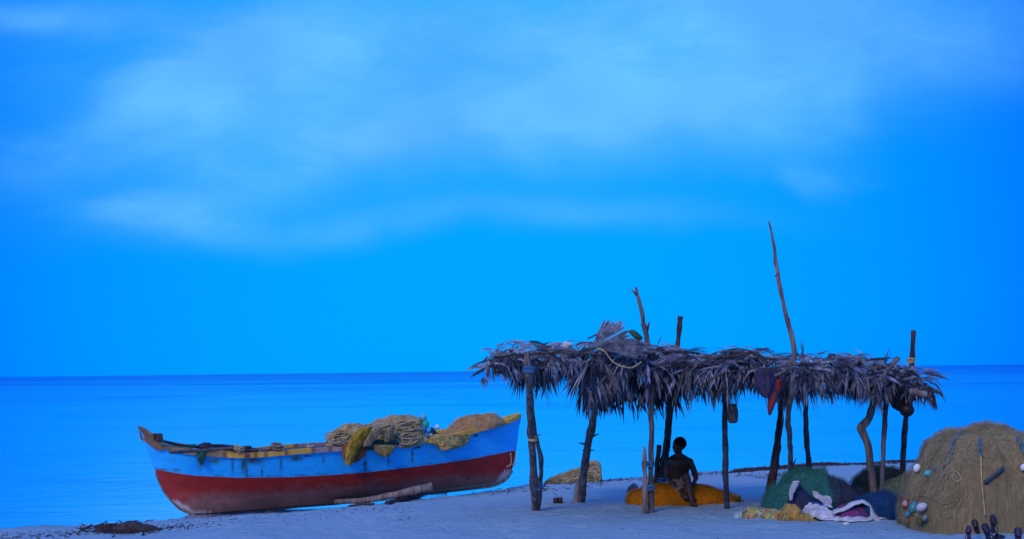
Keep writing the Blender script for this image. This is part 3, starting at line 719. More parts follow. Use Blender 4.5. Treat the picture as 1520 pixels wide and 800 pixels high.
# ------------------------------------------------------------------ thatched shelter
hut = root('palm_shelter', (3.0, 18.8, .5), 'open beach shelter of crooked poles roofed with dry fan palm leaves', 'shelter')
PATH = {}
def post(name, pts, rad, Y, m, lash=(), parent=hut, wob=.25, base=True, lb=None):
    """pts photo pixels bottom to top; rad in photo pixels; Y bottom (and top) distance"""
    Ys = Y if isinstance(Y, tuple) else (Y, Y)
    if base: Ys = (min(Yg(*pts[0][:2]), Y if not isinstance(Y, tuple) else 99) if False else Yg(*pts[0][:2]), Ys[1])
    P0 = [W(p[0], p[1], Ys[0] + (Ys[1] - Ys[0]) * min((pts[0][1] - p[1]) / (pts[0][1] - 560), 1)) for i, p in enumerate(pts)]
    if base:
        g = P0[0]; P0[0] = Vector((g.x, g.y, H(g.x, g.y) - .05))
    P_ = smoothpath(P0, 7); n = len(P_)
    rd = np.interp(np.linspace(0, 1, n), np.linspace(0, 1, len(rad)), rad) * (Ys[0] / FPX) * .5
    P_ = [p + Vector((.012 * mn.noise(p * 5), .012 * mn.noise(p * 5 + Vector((9, 0, 0))), 0)) for p in P_]
    rd = [r * (1 + .22 * mn.noise(p * 9)) for r, p in zip(rd, P_)]
    rd = [r * .93 * p.y / Ys[0] for r, p in zip(rd, P_)]
    b = MB(); b.tube(P_, rd, 10, wob=wob)
    o = obj(name, b, m, parent); PATH[o.name] = P_
    if lb: o['label'] = lb
    for (px, py, rpx, mm) in lash:
        lb_ = MB(); yq = min(P_, key=lambda q: abs(proj(q)[1] - py)).y; c = W(px, py, yq); r = rpx * yq / FPX
        for k in range(4):
            zz = (k - 1.5) * .016
            lb_.tube([c + Vector((math.cos(t) * r, math.sin(t) * r * .75, zz + .012 * math.sin(t + k))) for t in np.linspace(0, 6.283, 18)], .010, 5)
        obj('lashing', lb_, mm, o)
    return o
def knots(o, pts, Y, m):
    for px, py, dxp, dyp, r in pts:
        b = MB(); Y = min(PATH[o.name], key=lambda q: abs(proj(q)[1] - py)).y; c = W(px, py, Y); e = W(px + dxp, py + dyp, Y - .05); b.tube([c, (c + e) / 2 + Vector((0, 0, .004)), e], [r * 1.6 * .01, r * .01, r * .006], 6); obj('branch_stub', b, m, o)
YF, YB = 17.9, 19.6
pA = post('post', [(795, 757), (791, 690), (787, 620), (784, 560), (782, 522)], (13, 12, 11, 11, 10), (0, 16.95), wood_grey, lash=((785.5, 548, 8, rope_blue), (791, 650, 7, rope_tan), (797, 722, 8, rope_blue)))
pA2 = post('post', [(799, 755), (802, 720), (803, 685), (796, 650), (792, 620), (788, 570), (786, 530)], (8, 7, 7.5, 7, 6, 5, 5), (0, 17.25), wood_grey)
knots(pA2, [(801, 734, 7, -14, .8), (807, 722, 12, -16, .5)], YF + .1, wood_dark)
pB = post('post', [(862, 745), (867, 700), (873, 660), (881, 620), (888, 560), (892, 525)], (13, 12.5, 12, 12, 10, 9), 18.7, wood_grey)
knots(pB, [(868, 659, -9, -2, 1.2), (872, 665, -7, 3, 1.5), (880, 647, 9, -3, 1.2), (874, 668, 8, 0, 1)], 18.65, wood_dark)
pC = post('post', [(967, 760), (966, 700), (967, 640), (966, 570), (962, 515), (955, 478), (948, 445), (944, 426)], (9.5, 8.5, 8.5, 8, 8, 7.5, 6, 4), 17.7, wood_grey,
          lash=((962, 688, 9, rope_blue), (962, 723, 9, rope_blue)), lb='tall forked post with a short twig fork at the top')
knots(pC, [(946, 438, -9, -8, 1.6), (960, 490, 4, -12, 1.8), (955, 484, -5, -3, .8)], 17.7, wood_grey)
b = MB(); lf = []
for i in range(9):
    t = i / 8; cx = 954 - 21 * t; cy = 499 - 9 * t; hw = 8.5 * max(math.sin(math.pi * min(max(t * .93 + .04, 0), 1)), 0) ** .8
    lf.append([W(cx - hw * .25, cy - hw * .9 + 3, 17.68 - .02), W(cx, cy + 2, 17.64), W(cx + hw * .25, cy + hw * .9 + 2, 17.68 - .04)])
b.grid(lf); lo = obj('leaf', b, Mt('green_leaf', (.03, .09, .05), (.02, .06, .04), rough=.5), pC); sm = lo.modifiers.new('s', 'SOLIDIFY'); sm.thickness = .004
post('stake', [(956, 761), (957, 720), (957, 690), (957, 672), (956, 661)], (10, 8, 7, 6, 1.5), 17.66, wood_pale, lb='short pointed stake lashed to the forked post')
post('post', [(976, 742), (985, 690), (992, 640), (996, 590), (1003, 530), (1007, 500), (1010, 469)], (13, 12, 11.5, 11, 9, 8, 7.5), 19.0, wood_dark, lash=((984, 712, 8, rope_blue),))
post('stake', [(972, 742), (975, 700), (979, 661)], (9, 8, 7), 18.95, wood_dark)
post('post', [(1079, 754), (1077, 700), (1076, 640), (1076, 580), (1077, 540)], (9.5, 9.5, 9.5, 9, 8), 17.8, Mt('painted_pole', (.05, .075, .10), (.02, .03, .045), scale=7, bump=.5), wob=.12)
post('post', [(1141, 748), (1150, 690), (1155, 650), (1160, 600), (1162, 550)], (12, 13, 11, 10, 9), 19.3, wood_dark)
post('brace', [(1134, 748), (1141, 715), (1148, 688)], (6, 6, 5), 19.2, wood_dark)
knots(bpy.data.objects['post'], [(796, 648, 7, -4, .8)], YF, wood_grey)
pI = post('post', [(1173, 745), (1174, 700), (1172, 650), (1170, 620), (1176, 575), (1178, 530), (1175, 500), (1166, 462), (1158, 425), (1152, 390), (1149, 365), (1141, 328)],
          (9, 8.5, 8, 9, 8, 8, 8, 7, 6.5, 6, 5, 2), (0, 16.9), wood_pale, lb='very tall thin crooked pole rising high above the roof')
for k in range(1):
    knots(pI, [(1170, 478, 3, -6, .8), (1151, 410, 3, -5, .8), (1177, 690, 5, -10, .9)], 17.6, wood_pale)
post('post', [(1205, 742), (1202, 695), (1197, 650), (1196, 600), (1197, 560), (1197, 528)], (9, 8.5, 9, 8, 8, 8), 18.0, wood_blue)
pK = post('post', [(1299, 750), (1295, 710), (1289, 665), (1281, 642), (1279, 634), (1290, 620), (1299, 592), (1312, 560), (1331, 532)], (12, 12, 12, 12, 13, 12, 11, 9, 8), 17.9, wood_grey, lb='sharply bent post with a knee halfway up')
post('post', [(1307, 755), (1310, 690), (1313, 630), (1316, 575)], (8, 8, 7.5, 7), 18.1, wood_blue)
post('post', [(1336, 745), (1340, 690), (1343, 640), (1348, 590), (1353, 545), (1356, 490)], (9.5, 9, 9, 9, 9, 7), 19.4, wood_dark, lash=((1352, 535, 6, rope_tan),))
def beam(pts, rad, m, name='beam'):
    b = MB(); P_ = smoothpath([W(*p) for p in pts], 7); n = len(P_); rd = np.interp(np.linspace(0, 1, n), np.linspace(0, 1, len(rad)), rad) * 18 / FPX * .5
    P_ = [p + Vector((0, 0, .015 * mn.noise(p * 3))) for p in P_]
    b.tube(P_, list(rd), 8, wob=.3); return obj(name, b, m, hut)
beam([(735, 544, 17.95), (850, 542, 17.95), (960, 550, 17.95), (1080, 554, 17.95), (1200, 558, 17.95), (1375, 584, 17.9)], (8, 8, 9, 9, 8, 11), wood_dark)
beam([(740, 544, 19.6), (900, 540, 19.5), (1100, 548, 19.5), (1375, 570, 19.5)], (8, 9, 9, 8), wood_dark)
for px in (760, 830, 905, 985, 1060, 1130, 1215, 1290, 1350):
    beam([(px, 536 + (px - 760) * .045, 17.7), (px + rr(-12, 12), 537 + (px - 760) * .04, 19.9)], (6, 5), wood_dark, 'rafter')
beam([(750, 528, 16.95), (800, 524, 16.95), (850, 524, 16.92), (897, 525.5, 16.9)], (4, 4, 3, 2.5), wood_dark, 'stick')
beam([(1035, 541, 17.1), (1060, 531, 17.1), (1090, 528, 17.1), (1117, 522, 17.1), (1135, 531, 17.1), (1158, 534, 17.2)], (3, 3.5, 4, 4.5, 3.5, 2), wood_dark, 'stick')
beam([(1035, 577, 16.96), (1060, 560, 16.94), (1100, 549, 16.94), (1150, 545, 16.9), (1180, 541, 16.85)], (2, 2.5, 2, 2, 2), wood_dark, 'stick')
beam([(1150, 557, 16.85), (1166, 549, 16.85), (1181, 543, 16.85)], (4, 4, 3.5), wood_grey, 'stick')
beam([(1306, 565, 17.0), (1320, 546, 17.1), (1333, 532, 17.2)], (5, 6, 7), wood_grey, 'stick')
beam([(1350, 580, 17.0), (1375, 585, 17.0)], (9, 10), wood_pale, 'stick')
beam([(872, 503, 17.8), (898, 491, 17.8), (922, 477, 17.8)], (2.5, 2.5, 2), wood_dark, 'stick')

TOPL = [(705, 550), (712, 528), (745, 517), (775, 511), (800, 516), (830, 514), (870, 512), (900, 508), (925, 508), (950, 517), (990, 518), (1010, 524), (1050, 532), (1075, 527), (1100, 519), (1125, 525), (1150, 534), (1190, 530), (1230, 532), (1270, 529), (1300, 537), (1330, 543), (1370, 555), (1396, 574)]
LOWL = [(707, 560), (730, 556), (748, 560), (762, 580), (785, 592), (805, 590), (820, 590), (838, 566), (855, 572), (866, 600), (880, 615), (895, 605), (925, 598), (950, 606), (975, 602), (1000, 600), (1020, 606), (1045, 600), (1075, 604), (1095, 588), (1115, 584), (1140, 590), (1160, 606), (1180, 616), (1195, 600), (1250, 598), (1280, 606), (1300, 612), (1330, 594), (1380, 600), (1396, 585)]
def frond(b, hub, D, L, spread=1.1, nb=18, droop=.8, fuse=.42, roll=0.0, rag=.25, pleat=.35, wide=1.0):
    D = Vector(D).normalized(); ref = Vector((0, 0, 1)) if abs(D.z) < .9 else Vector((0, 1, 0))
    S = D.cross(ref).normalized(); S = (Matrix.Rotation(roll, 3, D) @ S); N = S.cross(D).normalized()
    da = 2 * spread / nb; tone0 = rr(.25, 1.5) ** 1.4
    for i in range(nb):
        a = -spread + da * (i + .5) + rr(-.25, .25) * da
        if random.random() < rag * .35: continue
        d = D * math.cos(a) + S * math.sin(a)
        Lb = L * (1 - .28 * (a / max(spread, .01)) ** 2) * rr(1 - rag, 1.05); dr = droop * rr(.6, 1.5); tw = rr(-.3, .3)
        fz = fuse * (rr(.8, 1.2) if fuse < .75 else rr(.95, 1.1)); p = Vector(hub); step = Lb / 7
        tn = tone0 * rr(.65, 1.3); b.ct = (tn * rr(.93, 1.07), tn, tn * rr(.95, 1.1)); base = len(b.v)
        for k in range(8):
            t = k / 7; dd = (d + Vector((tw * t * .35, 0, -dr * t * t * 1.6))).normalized()
            Wd = N.cross(dd).normalized(); Wd = (Wd + N * tw * t).normalized(); rr_ = Lb * t
            hw = min(rr_, Lb * fz) * math.tan(da / 2) * 1.08 * wide
            if t > fz: hw *= max(0, 1 - ((t - fz) / (1 - fz)) ** 1.5)
            hw = max(hw, .0012); Nn = dd.cross(Wd)
            b.vert(p - Wd * hw); b.vert(p + Nn * hw * pleat * (1 if i % 2 else 1)); b.vert(p + Wd * hw)
            p = p + dd * step
        for k in range(7):
            q = base + k * 3; b.f.append((q, q + 1, q + 4, q + 3)); b.f.append((q + 1, q + 2, q + 5, q + 4))
def frond_part(*a, **k):
    b = MB(); frond(b, *a, **k); return obj('palm_frond', b, leafm, hut, tone=True, smooth=False)
# mat hidden under the roof leaves, added to block light through the thatch
b = MB(); rows_t, rows_b = [], []
for i in range(61):
    px = 742 + (1358 - 742) * i / 60; r1, r2 = [], []
    for j in range(17):
        Yd = 17.75 + 2.3 * j / 16; c = W(px, lerp(TOPL, px) + 24, 18.8)
        crown = .10 * math.sin(math.pi * j / 16); e = .05 * mn.noise(Vector((i * .5, j * .5, 2)))
        x = c.x * (1 + (Yd - 18.8) * .0) + .12 * mn.noise(Vector((i * .3, j * .8, 7)))
        r1.append(Vector((x, Yd, c.z - .08 + crown + e))); r2.append(Vector((x, Yd, c.z - .13 + crown + e)))
    rows_t.append(r1); rows_b.append(r2)
b.ct = (.6, .6, .6); b.grid(rows_t); b.grid([r[::-1] for r in rows_b]); obj('light_block_mat', b, leafd, hut, tone=True)
cnt = 0
# eave fronds, seen largest
def eave(px, k, tgt):
    low = lerp(LOWL, px); ty = lerp(TOPL, px); hy = ty + (rr(-2, 9), rr(9, 20), rr(20, 36))[k]; Yh = (rr(17.55, 17.75), rr(17.35, 17.6), rr(17.3, 17.5))[k]
    if px < 775 or 828 < px < 862: low = min(low, ty + rr(24, 50))
    hub = W(px, hy, Yh); L = max((low - hy) / 100 * (rr(.5, .75) if k == 0 else rr(.6, 1.0)), .24)
    D = (rr(-.75, .75), rr(-.65, -.2), rr(-.9, -.25) if k < 2 else rr(-1, -.6))
    if tgt is None: frond_part(hub, D, L, spread=rr(.4, .8), nb=random.randint(8, 14), droop=rr(.4, 1.6), rag=rr(.35, .7), wide=rr(1.0, 1.7), roll=rr(-.5, .5))
    else: frond(tgt, hub, D, L, spread=rr(.4, .8), nb=random.randint(7, 13), droop=rr(.4, 1.7), rag=rr(.35, .7), wide=rr(1.0, 1.7), roll=rr(-.5, .5))
for i in range(56):
    eave(726 + (1382 - 726) * (i + rr(-.4, .4)) / 55, (1, 0, 2, 1, 0)[i % 5], None); cnt += 1
# left and right ends
for (px, py, Yh, D, L, sp_) in ((764, 522, 17.7, (-1, -.2, .0), .58, .5), (768, 530, 17.6, (-1, -.4, -.2), .58, .5), (770, 525, 18.4, (-1, .2, .05), .7, .6), (750, 532, 18.0, (-1, -.1, -.2), .45, .7),
                              (1335, 556, 17.6, (1, -.3, -.15), .50, .6), (1345, 560, 18.2, (1, .1, -.2), .46, .6), (1350, 566, 17.7, (1, -.2, -.4), .42, .7), (1362, 570, 18.4, (.9, -.1, -.5), .45, .6)):
    frond_part(W(px, py, Yh), D, L, spread=sp_, nb=13, droop=1.2, rag=.35); cnt += 1
# the upright fan and its neighbours
frond_part(W(877, 516, 17.0), (.82, .05, .42), .60, spread=.62, nb=17, droop=.08, fuse=.9, rag=.08, roll=R(90), pleat=.5, wide=1.3); cnt += 1
frond_part(W(882, 517, 17.0), (.95, -.05, .06), .78, spread=.26, nb=9, droop=.2, fuse=.85, rag=.12, roll=R(85), pleat=.5, wide=1.2); cnt += 1
frond_part(W(1052, 540, 17.8), (.93, .1, .28), .58, spread=.25, nb=9, droop=.1, fuse=.8, rag=.15, roll=R(70), pleat=.6); cnt += 1
frond_part(W(1160, 540, 17.8), (-.8, .1, .25), .40, spread=.35, nb=8, droop=.2, fuse=.7, rag=.2, roll=R(70)); cnt += 1
# the skirt wrapped round the second post
for k in range(7):
    frond_part(W(884 + rr(-8, 16), rr(548, 570), 18.4 + rr(-.25, .2)), (rr(-.42, .02), rr(-.3, .1), -1), rr(.55, .84), spread=rr(.15, .3), nb=10, droop=.4, rag=.5); cnt += 1
# leaves lying on top
while cnt < 98:
    px = rr(735, 1365); hub = W(px, lerp(TOPL, px) + rr(-8, 8), rr(17.5, 18.4)); s_ = random.choice((-1, 1))
    frond_part(hub, (s_ * rr(.4, 1), rr(-.7, .1), rr(-.25, .12)), rr(.35, .6), spread=rr(.3, .6), nb=random.randint(8, 13), droop=rr(.3, .8), fuse=.5, rag=.3, roll=rr(-.6, .6)); cnt += 1
b = MB()
for i in range(130): eave(rr(716, 1388), random.choice((0, 0, 1, 1, 2)), b)
for i in range(300):
    px = rr(722, 1384); z_ = random.random()
    if z_ < .30:      # back eave
        hub = W(px, lerp(TOPL, px) + rr(14, 30), rr(19.7, 20.3)); low = lerp(LOWL, px) - 4
        frond(b, hub, (rr(-.4, .4), rr(-.1, .5), -1), max((low - lerp(TOPL, px) - 24) / 88 * rr(.9, 1.15), .2), spread=rr(.4, .8), nb=12, droop=.8, rag=.3)
    elif z_ < .62:    # top
        hub = W(px, lerp(TOPL, px) + rr(-9, 12), rr(17.4, 19.8))
        frond(b, hub, (rr(-1, 1), rr(-.8, .4), rr(-.35, .08)), rr(.3, .55), spread=rr(.3, .7), nb=10, droop=rr(.3, .9), fuse=.5, rag=.3, roll=rr(-.5, .5))
    else:             # second layer behind the front eave and underneath
        hub = W(px, lerp(TOPL, px) + rr(18, 40), rr(17.7, 18.9)); low = lerp(LOWL, px)
        frond(b, hub, (rr(-.6, .6), rr(-.5, .3), rr(-1, -.5)), max((low - lerp(TOPL, px) - 30) / 95 * rr(.8, 1.15), .2), spread=rr(.4, .8), nb=11, droop=.8, rag=.3)
for i in range(60):
    px = rr(735, 1370); hub = W(px, lerp(TOPL, px) + rr(-2, 6), rr(17.4, 18.6)); frond(b, hub, (rr(-1, 1), rr(-.5, .5), rr(-.1, .45)), rr(.15, .38), spread=rr(.1, .4), nb=random.randint(3, 6), droop=rr(.2, .9), fuse=.4, rag=.2)
for i in range(70):
    px = rr(735, 1370); hub = W(px, lerp(LOWL, px) - rr(22, 45), rr(17.3, 18.6)); frond(b, hub, (rr(-.4, .4), rr(-.3, .2), -1), rr(.25, .5), spread=rr(.1, .35), nb=random.randint(3, 6), droop=.3, fuse=.3, rag=.2)
def blade(b, p, d, L, w_, droop, tn):
    d = Vector(d).normalized(); n_ = Vector((rr(-.5, .5), -1, rr(-.2, .8))).normalized(); b.ct = (tn * rr(.92, 1.05), tn * rr(.95, 1.03), tn * rr(.98, 1.12)); base = len(b.v); p = Vector(p); tw_ = rr(-.8, .8); kink = random.randint(2, 5) if rnd() < .35 else 99
    for k in range(7):
        t = k / 6; dd = (d + Vector((0, 0, -droop * t * t * 1.4)) + (Vector((rr(-.2, .2), 0, -.9)) if k >= kink else Vector((0, 0, 0)))).normalized()
        nn = (n_ + dd.cross(n_) * tw_ * t); Wd = nn.cross(dd).normalized(); hw = w_ * (.35 + .65 * min(t * 4, 1)) * max(0.03, 1 - max(0, (t - .35) / .65) ** 1.6)
        b.vert(p - Wd * hw); b.vert(p + dd.cross(Wd) * hw * .4); b.vert(p + Wd * hw); p = p + dd * (L / 6)
    for k in range(6):
        q = base + k * 3; b.f.append((q, q + 1, q + 4, q + 3)); b.f.append((q + 1, q + 2, q + 5, q + 4))
for i in range(260):  # inner blades toned dark: under-roof shade put into their colour
    px = rr(862, 1010); blade(b, W(px, rr(560, 585), rr(18.6, 19.8)), (rr(-.5, .5), 0, -1), rr(.25, .5), rr(.012, .022), .3, rr(.1, .35))
for i in range(1250):
    px = rr(722, 1386)
    if px < 850 and rnd() < .35 or abs(px - 785) < 7 and rnd() < .7 or abs(px - 1175) < 6 and rnd() < .5: continue
    ty = lerp(TOPL, px); low = lerp(LOWL, px); z_ = rnd(); s_ = random.choice((-1, 1))
    if z_ < .34: blade(b, W(px, ty + rr(-1, 22), rr(17.15, 17.6)), (s_ * rr(.5, 1), rr(-.3, .3), rr(-.45, .12)), rr(.18, .48), rr(.012, .030), rr(.1, .7), rr(.3, 1.35) ** 2)
    elif z_ < .55: blade(b, W(px, ty + rr(-6, 4), rr(17.5, 19.0)), (s_ * rr(.3, 1), rr(-.5, .4), rr(-.2, .25)), rr(.12, .32), rr(.006, .015), rr(.3, 1.2), rr(.4, 1.3))
    else: blade(b, W(px, rr(ty + 12, max(low - 22, ty + 16)), rr(17.15, 17.7)), (rr(-.55, .55), rr(-.25, .15), -1), rr(.14, .34), rr(.010, .026), .5, rr(.3, 1.3) ** 2)
obj('thatch', b, leafd, hut, tone=True, smooth=False, kind='stuff')
b = MB(); b.tube(smoothpath([W(886, 517, 16.95), W(897, 521, 16.9), W(908, 535, 16.88), W(922, 543, 16.88), W(938, 545, 16.9), W(952, 537, 17.0)], 8), .010, 6)
obj('roof_rope', b, rope_tan, hut)
b = MB()
for k in range(5):
    x0 = 900 + k * 3; b.tube(smoothpath([W(898 + k * 2, 540 + k * 3, 16.95), W(905 + k * 2, 560, 16.95), W(912 + k * 2.5, 576 + k * 2, 17.0)], 4), [.008] * 4 + [.007] * 4 + [.003], 4)
obj('leaf_stalks', b, wood_pale, hut)

# ---------- things on and under the roof
b = MB(); c = W(842, 512, 17.7); b.ell(c, (.075, .06, .05), fn=lambda q, d: q * (1 + .35 * mn.noise(d * 2.5)))
obj('plastic_scrap', b, Mt('white_plastic', (.75, .75, .72), rough=.5), label='small crumpled white plastic scrap lying on the palm roof', cat='scrap')
rows_ = mound([(1296, 556), (1306, 551), (1322, 549), (1338, 556), (1348, 562)], [(1290, 566), (1350, 568)], 17.6, .12, amp=.02, fold=.02)
obj('net_scrap', mound_mb(rows_), net_mat('net_teal', (.03, .22, .20), (.02, .08, .09)), label='teal green net scrap caught on the roof near its right end', cat='fishing net')
def bucket():
    rt = root('hanging_basket', W(1087, 626, 17.7), 'weathered dull basket hanging on a cord beside a dark post', 'basket')
    b = MB(); c = W(1087.5, 613, 17.7); rings = []
    for a, h in ((.0, -.14), (.045, -.138), (.066, -.12), (.076, -.08), (.080, -.02), (.078, .05), (.066, .10), (.060, .135), (.054, .13), (.06, -.09), (0, -.11)):
        rings.append([c + Vector((math.cos(t) * max(a, .001), math.sin(t) * max(a, .001), h + .004 * math.sin(8 * t))) for t in np.linspace(0, 6.283, 25)[:-1]])
    b.grid(rings, True); obj('basket_body', b, Mt('old_basket', (.13, .12, .12), (.05, .05, .055), scale=20, bump=.8, wave=('Z', 12, 2)), rt)
    b = MB()
    b.tube([c + Vector((math.cos(t) * .062, math.sin(t) * .062, .13)) for t in np.linspace(0, 6.283, 20)], .008, 5); obj('rim', b, wood_dark, rt)
    b = MB(); b.tube(smoothpath([c + Vector((-.075, 0, .12)), c + Vector((-.03, 0, .26)), c + Vector((0, 0, .4)), c + Vector((.03, 0, .26)), c + Vector((.075, 0, .12))], 5), .006, 5)
    b.tube([c + Vector((0, 0, .38)), c + Vector((-.02, 0, .68))], .006, 5); obj('cord', b, rope_tan, rt)
bucket()
rt = root('hanging_float', W(1346, 618, 17.5), 'black round float hanging under the right end of the roof', 'float')
b = MB(); c = W(1346, 608, 17.5); b.ell(c, (.105, .105, .10)); obj('ball', b, Mt('black_plastic', (.015, .015, .02), rough=.5), rt)
b = MB(); b.tube(smoothpath([c + Vector((0, 0, .09)), c + Vector((-.01, 0, .25)), c + Vector((0, 0, .48))], 5), .008, 5); obj('cord', b, rope_tan, rt)
b = MB(); c = W(1333, 590, 17.55); b.ell(c, (.11, .08, .17), fn=lambda q, d: q * (1 + .35 * mn.noise(d * 2))); obj('dark_bag', b, Mt('black_cloth', (.02, .02, .028), bump=.6), label='black cloth bag hanging left of the black float', cat='bag')
rt = root('hanging_cloth', W(1140, 600, 17.2), 'dark blue and red cloth slung over the front of the palm roof', 'cloth')
cl_blue = Mt('dark_blue_cloth', (.035, .05, .10), (.05, .03, .07), bump=.6, scale=14); cl_red = Mt('red_cloth', (.38, .035, .03), (.16, .015, .02), scale=10, bump=.5)
drape('blue_cloth', [(1126, 1153, 547), (1119, 1156, 556), (1120, 1152, 572), (1126, 1148, 583), (1134, 1140, 590)], cl_blue, Y=17.2, bulge=.12, fold=.03, parent=rt)
drape('red_cloth', [(1150, 1161, 562), (1147, 1161, 574), (1141, 1157, 586), (1139, 1152, 597), (1139, 1148, 607), (1141, 1144, 616)], patch_mat('red_navy_cloth', [(.20, .015, .015), (.03, .03, .07), (.02, .02, .05), (.13, .012, .02), (.03, .03, .08)], 14), Y=17.17, bulge=.04, fold=.02, parent=rt)
drape('blue_cloth', [(1156, 1166, 552), (1152, 1168, 566), (1150, 1164, 580), (1140, 1154, 592)], cl_blue, Y=17.26, bulge=.05, fold=.03, parent=rt)

# ------------------------------------------------------------------ small things below the shelter
rows_ = mound([(808, 718), (816, 712), (828, 706), (845, 700), (862, 694), (878, 687), (886, 686), (891, 691), (893, 706)], [(808, 719), (850, 717), (893, 714)], 23.6, .30, amp=.02, fold=.035, fsc=3, lay=14, ground=True)
rt = root('rope_bundle', G(850, 714), 'long bundle of yellowish ropes lying on the beach behind the second post', 'rope bundle')
obj('bundle', mound_mb(rows_), net_mat('net_straw', (.26, .20, .10), (.09, .07, .045), stretch=(.5, 1, 6)), rt)
obj('ropes', fibres(rows_, 110, .013, along='u', wander=.06, jit=.15, lift=.012), Mt('olive_rope', (.36, .29, .16), (.16, .125, .07), bump=.5), rt)
def slab(name, pts, Y, th, m, label, cat):
    b = MB(); A_ = [b.vert(W(px, py, Y)) for px, py in pts]; B_ = [b.vert(W(px, py, Y) + Vector((0, th, 0))) for px, py in pts]; n = len(pts)
    b.f.append(tuple(A_)); b.f.append(tuple(B_[::-1]))
    for k in range(n): b.f.append((A_[k], B_[k], B_[(k + 1) % n], A_[(k + 1) % n]))
    o = obj(name, b, m, smooth=False, label=label, cat=cat); bv = o.modifiers.new('b', 'BEVEL'); bv.width = .008; bv.segments = 2; return o
slab('board', [(850, 747), (858, 747), (864, 745), (865, 716), (860, 711), (856, 712), (853, 725)], Yg(857, 745) - .02, .05, Mt('pale_board', (.36, .33, .31), (.24, .2, .19), bump=.4), 'pale weathered board leaning against the second post', 'board')
rt = root('tin_can', G(828, 747), 'small dark tin standing on the sand between the left posts', 'tin')
b = MB(); c = G(828, 747)
for dx_, r_, h_ in ((-.03, .045, .075), (.045, .035, .08)):
    b.grid([[c + Vector((dx_ + math.cos(t) * a, math.sin(t) * a, z)) for t in np.linspace(0, 6.283, 15)[:-1]] for a, z in ((.001, 0), (r_, 0), (r_, h_), (r_ * .9, h_ + .008), (.001, h_ + .004))], True)
obj('tin_body', b, Mt('rusty_tin', (.07, .05, .05), (.03, .025, .03), rough=.6), rt)
b = MB(); b.tube(smoothpath([c + Vector((0, 0, .07)), c + Vector((-.02, 0, .13)), c + Vector((-.09, 0, .17))], 5), .006, 5); obj('wire', b, rope_blue, rt)

yel = net_mat('net_mustard', (.50, .17, .004), (.32, .10, .003), scale=7)
rows_ = mound([(931, 744), (934, 735), (944, 727), (958, 723), (985, 716), (1000, 717), (1025, 720), (1045, 722), (1065, 727), (1085, 735), (1100, 744)], [(931, 746), (960, 748), (1020, 749), (1060, 748), (1101, 746)], 18.25, .42, amp=.05, fold=.03, fsc=4, ground=True)
rt = root('yellow_net_heap', G(1010, 750), 'low heap of mustard yellow net under the shelter, a person sits on it', 'fishing net')
obj('net_bundle', mound_mb(rows_), yel, rt); obj('strands', fibres(rows_, 60, .004, along='u', wander=.1, jit=.3), Mt('mustard_twine', (.66, .22, .005), bump=.2), rt); veil(rows_, (.48, .17, .01), rt, .02)
coil(1093, 738, Yg(1093, 745), .085, Mt('mustard_rope', (.35, .22, .06), bump=.4), 'ring of brown rope at the right end of the yellow heap', 6, rad=.010)
rt = root('dark_sack', G(937, 733), 'small dark sack behind the left end of the yellow net heap', 'sack')
rows_ = mound([(930, 730), (933, 722), (940, 717), (946, 720), (949, 730)], [(930, 731), (949, 731)], 19.6, .15, amp=.02, ground=True); obj('sack_body', mound_mb(rows_), Mt('grey_sack', (.14, .13, .14), bump=.5), rt)

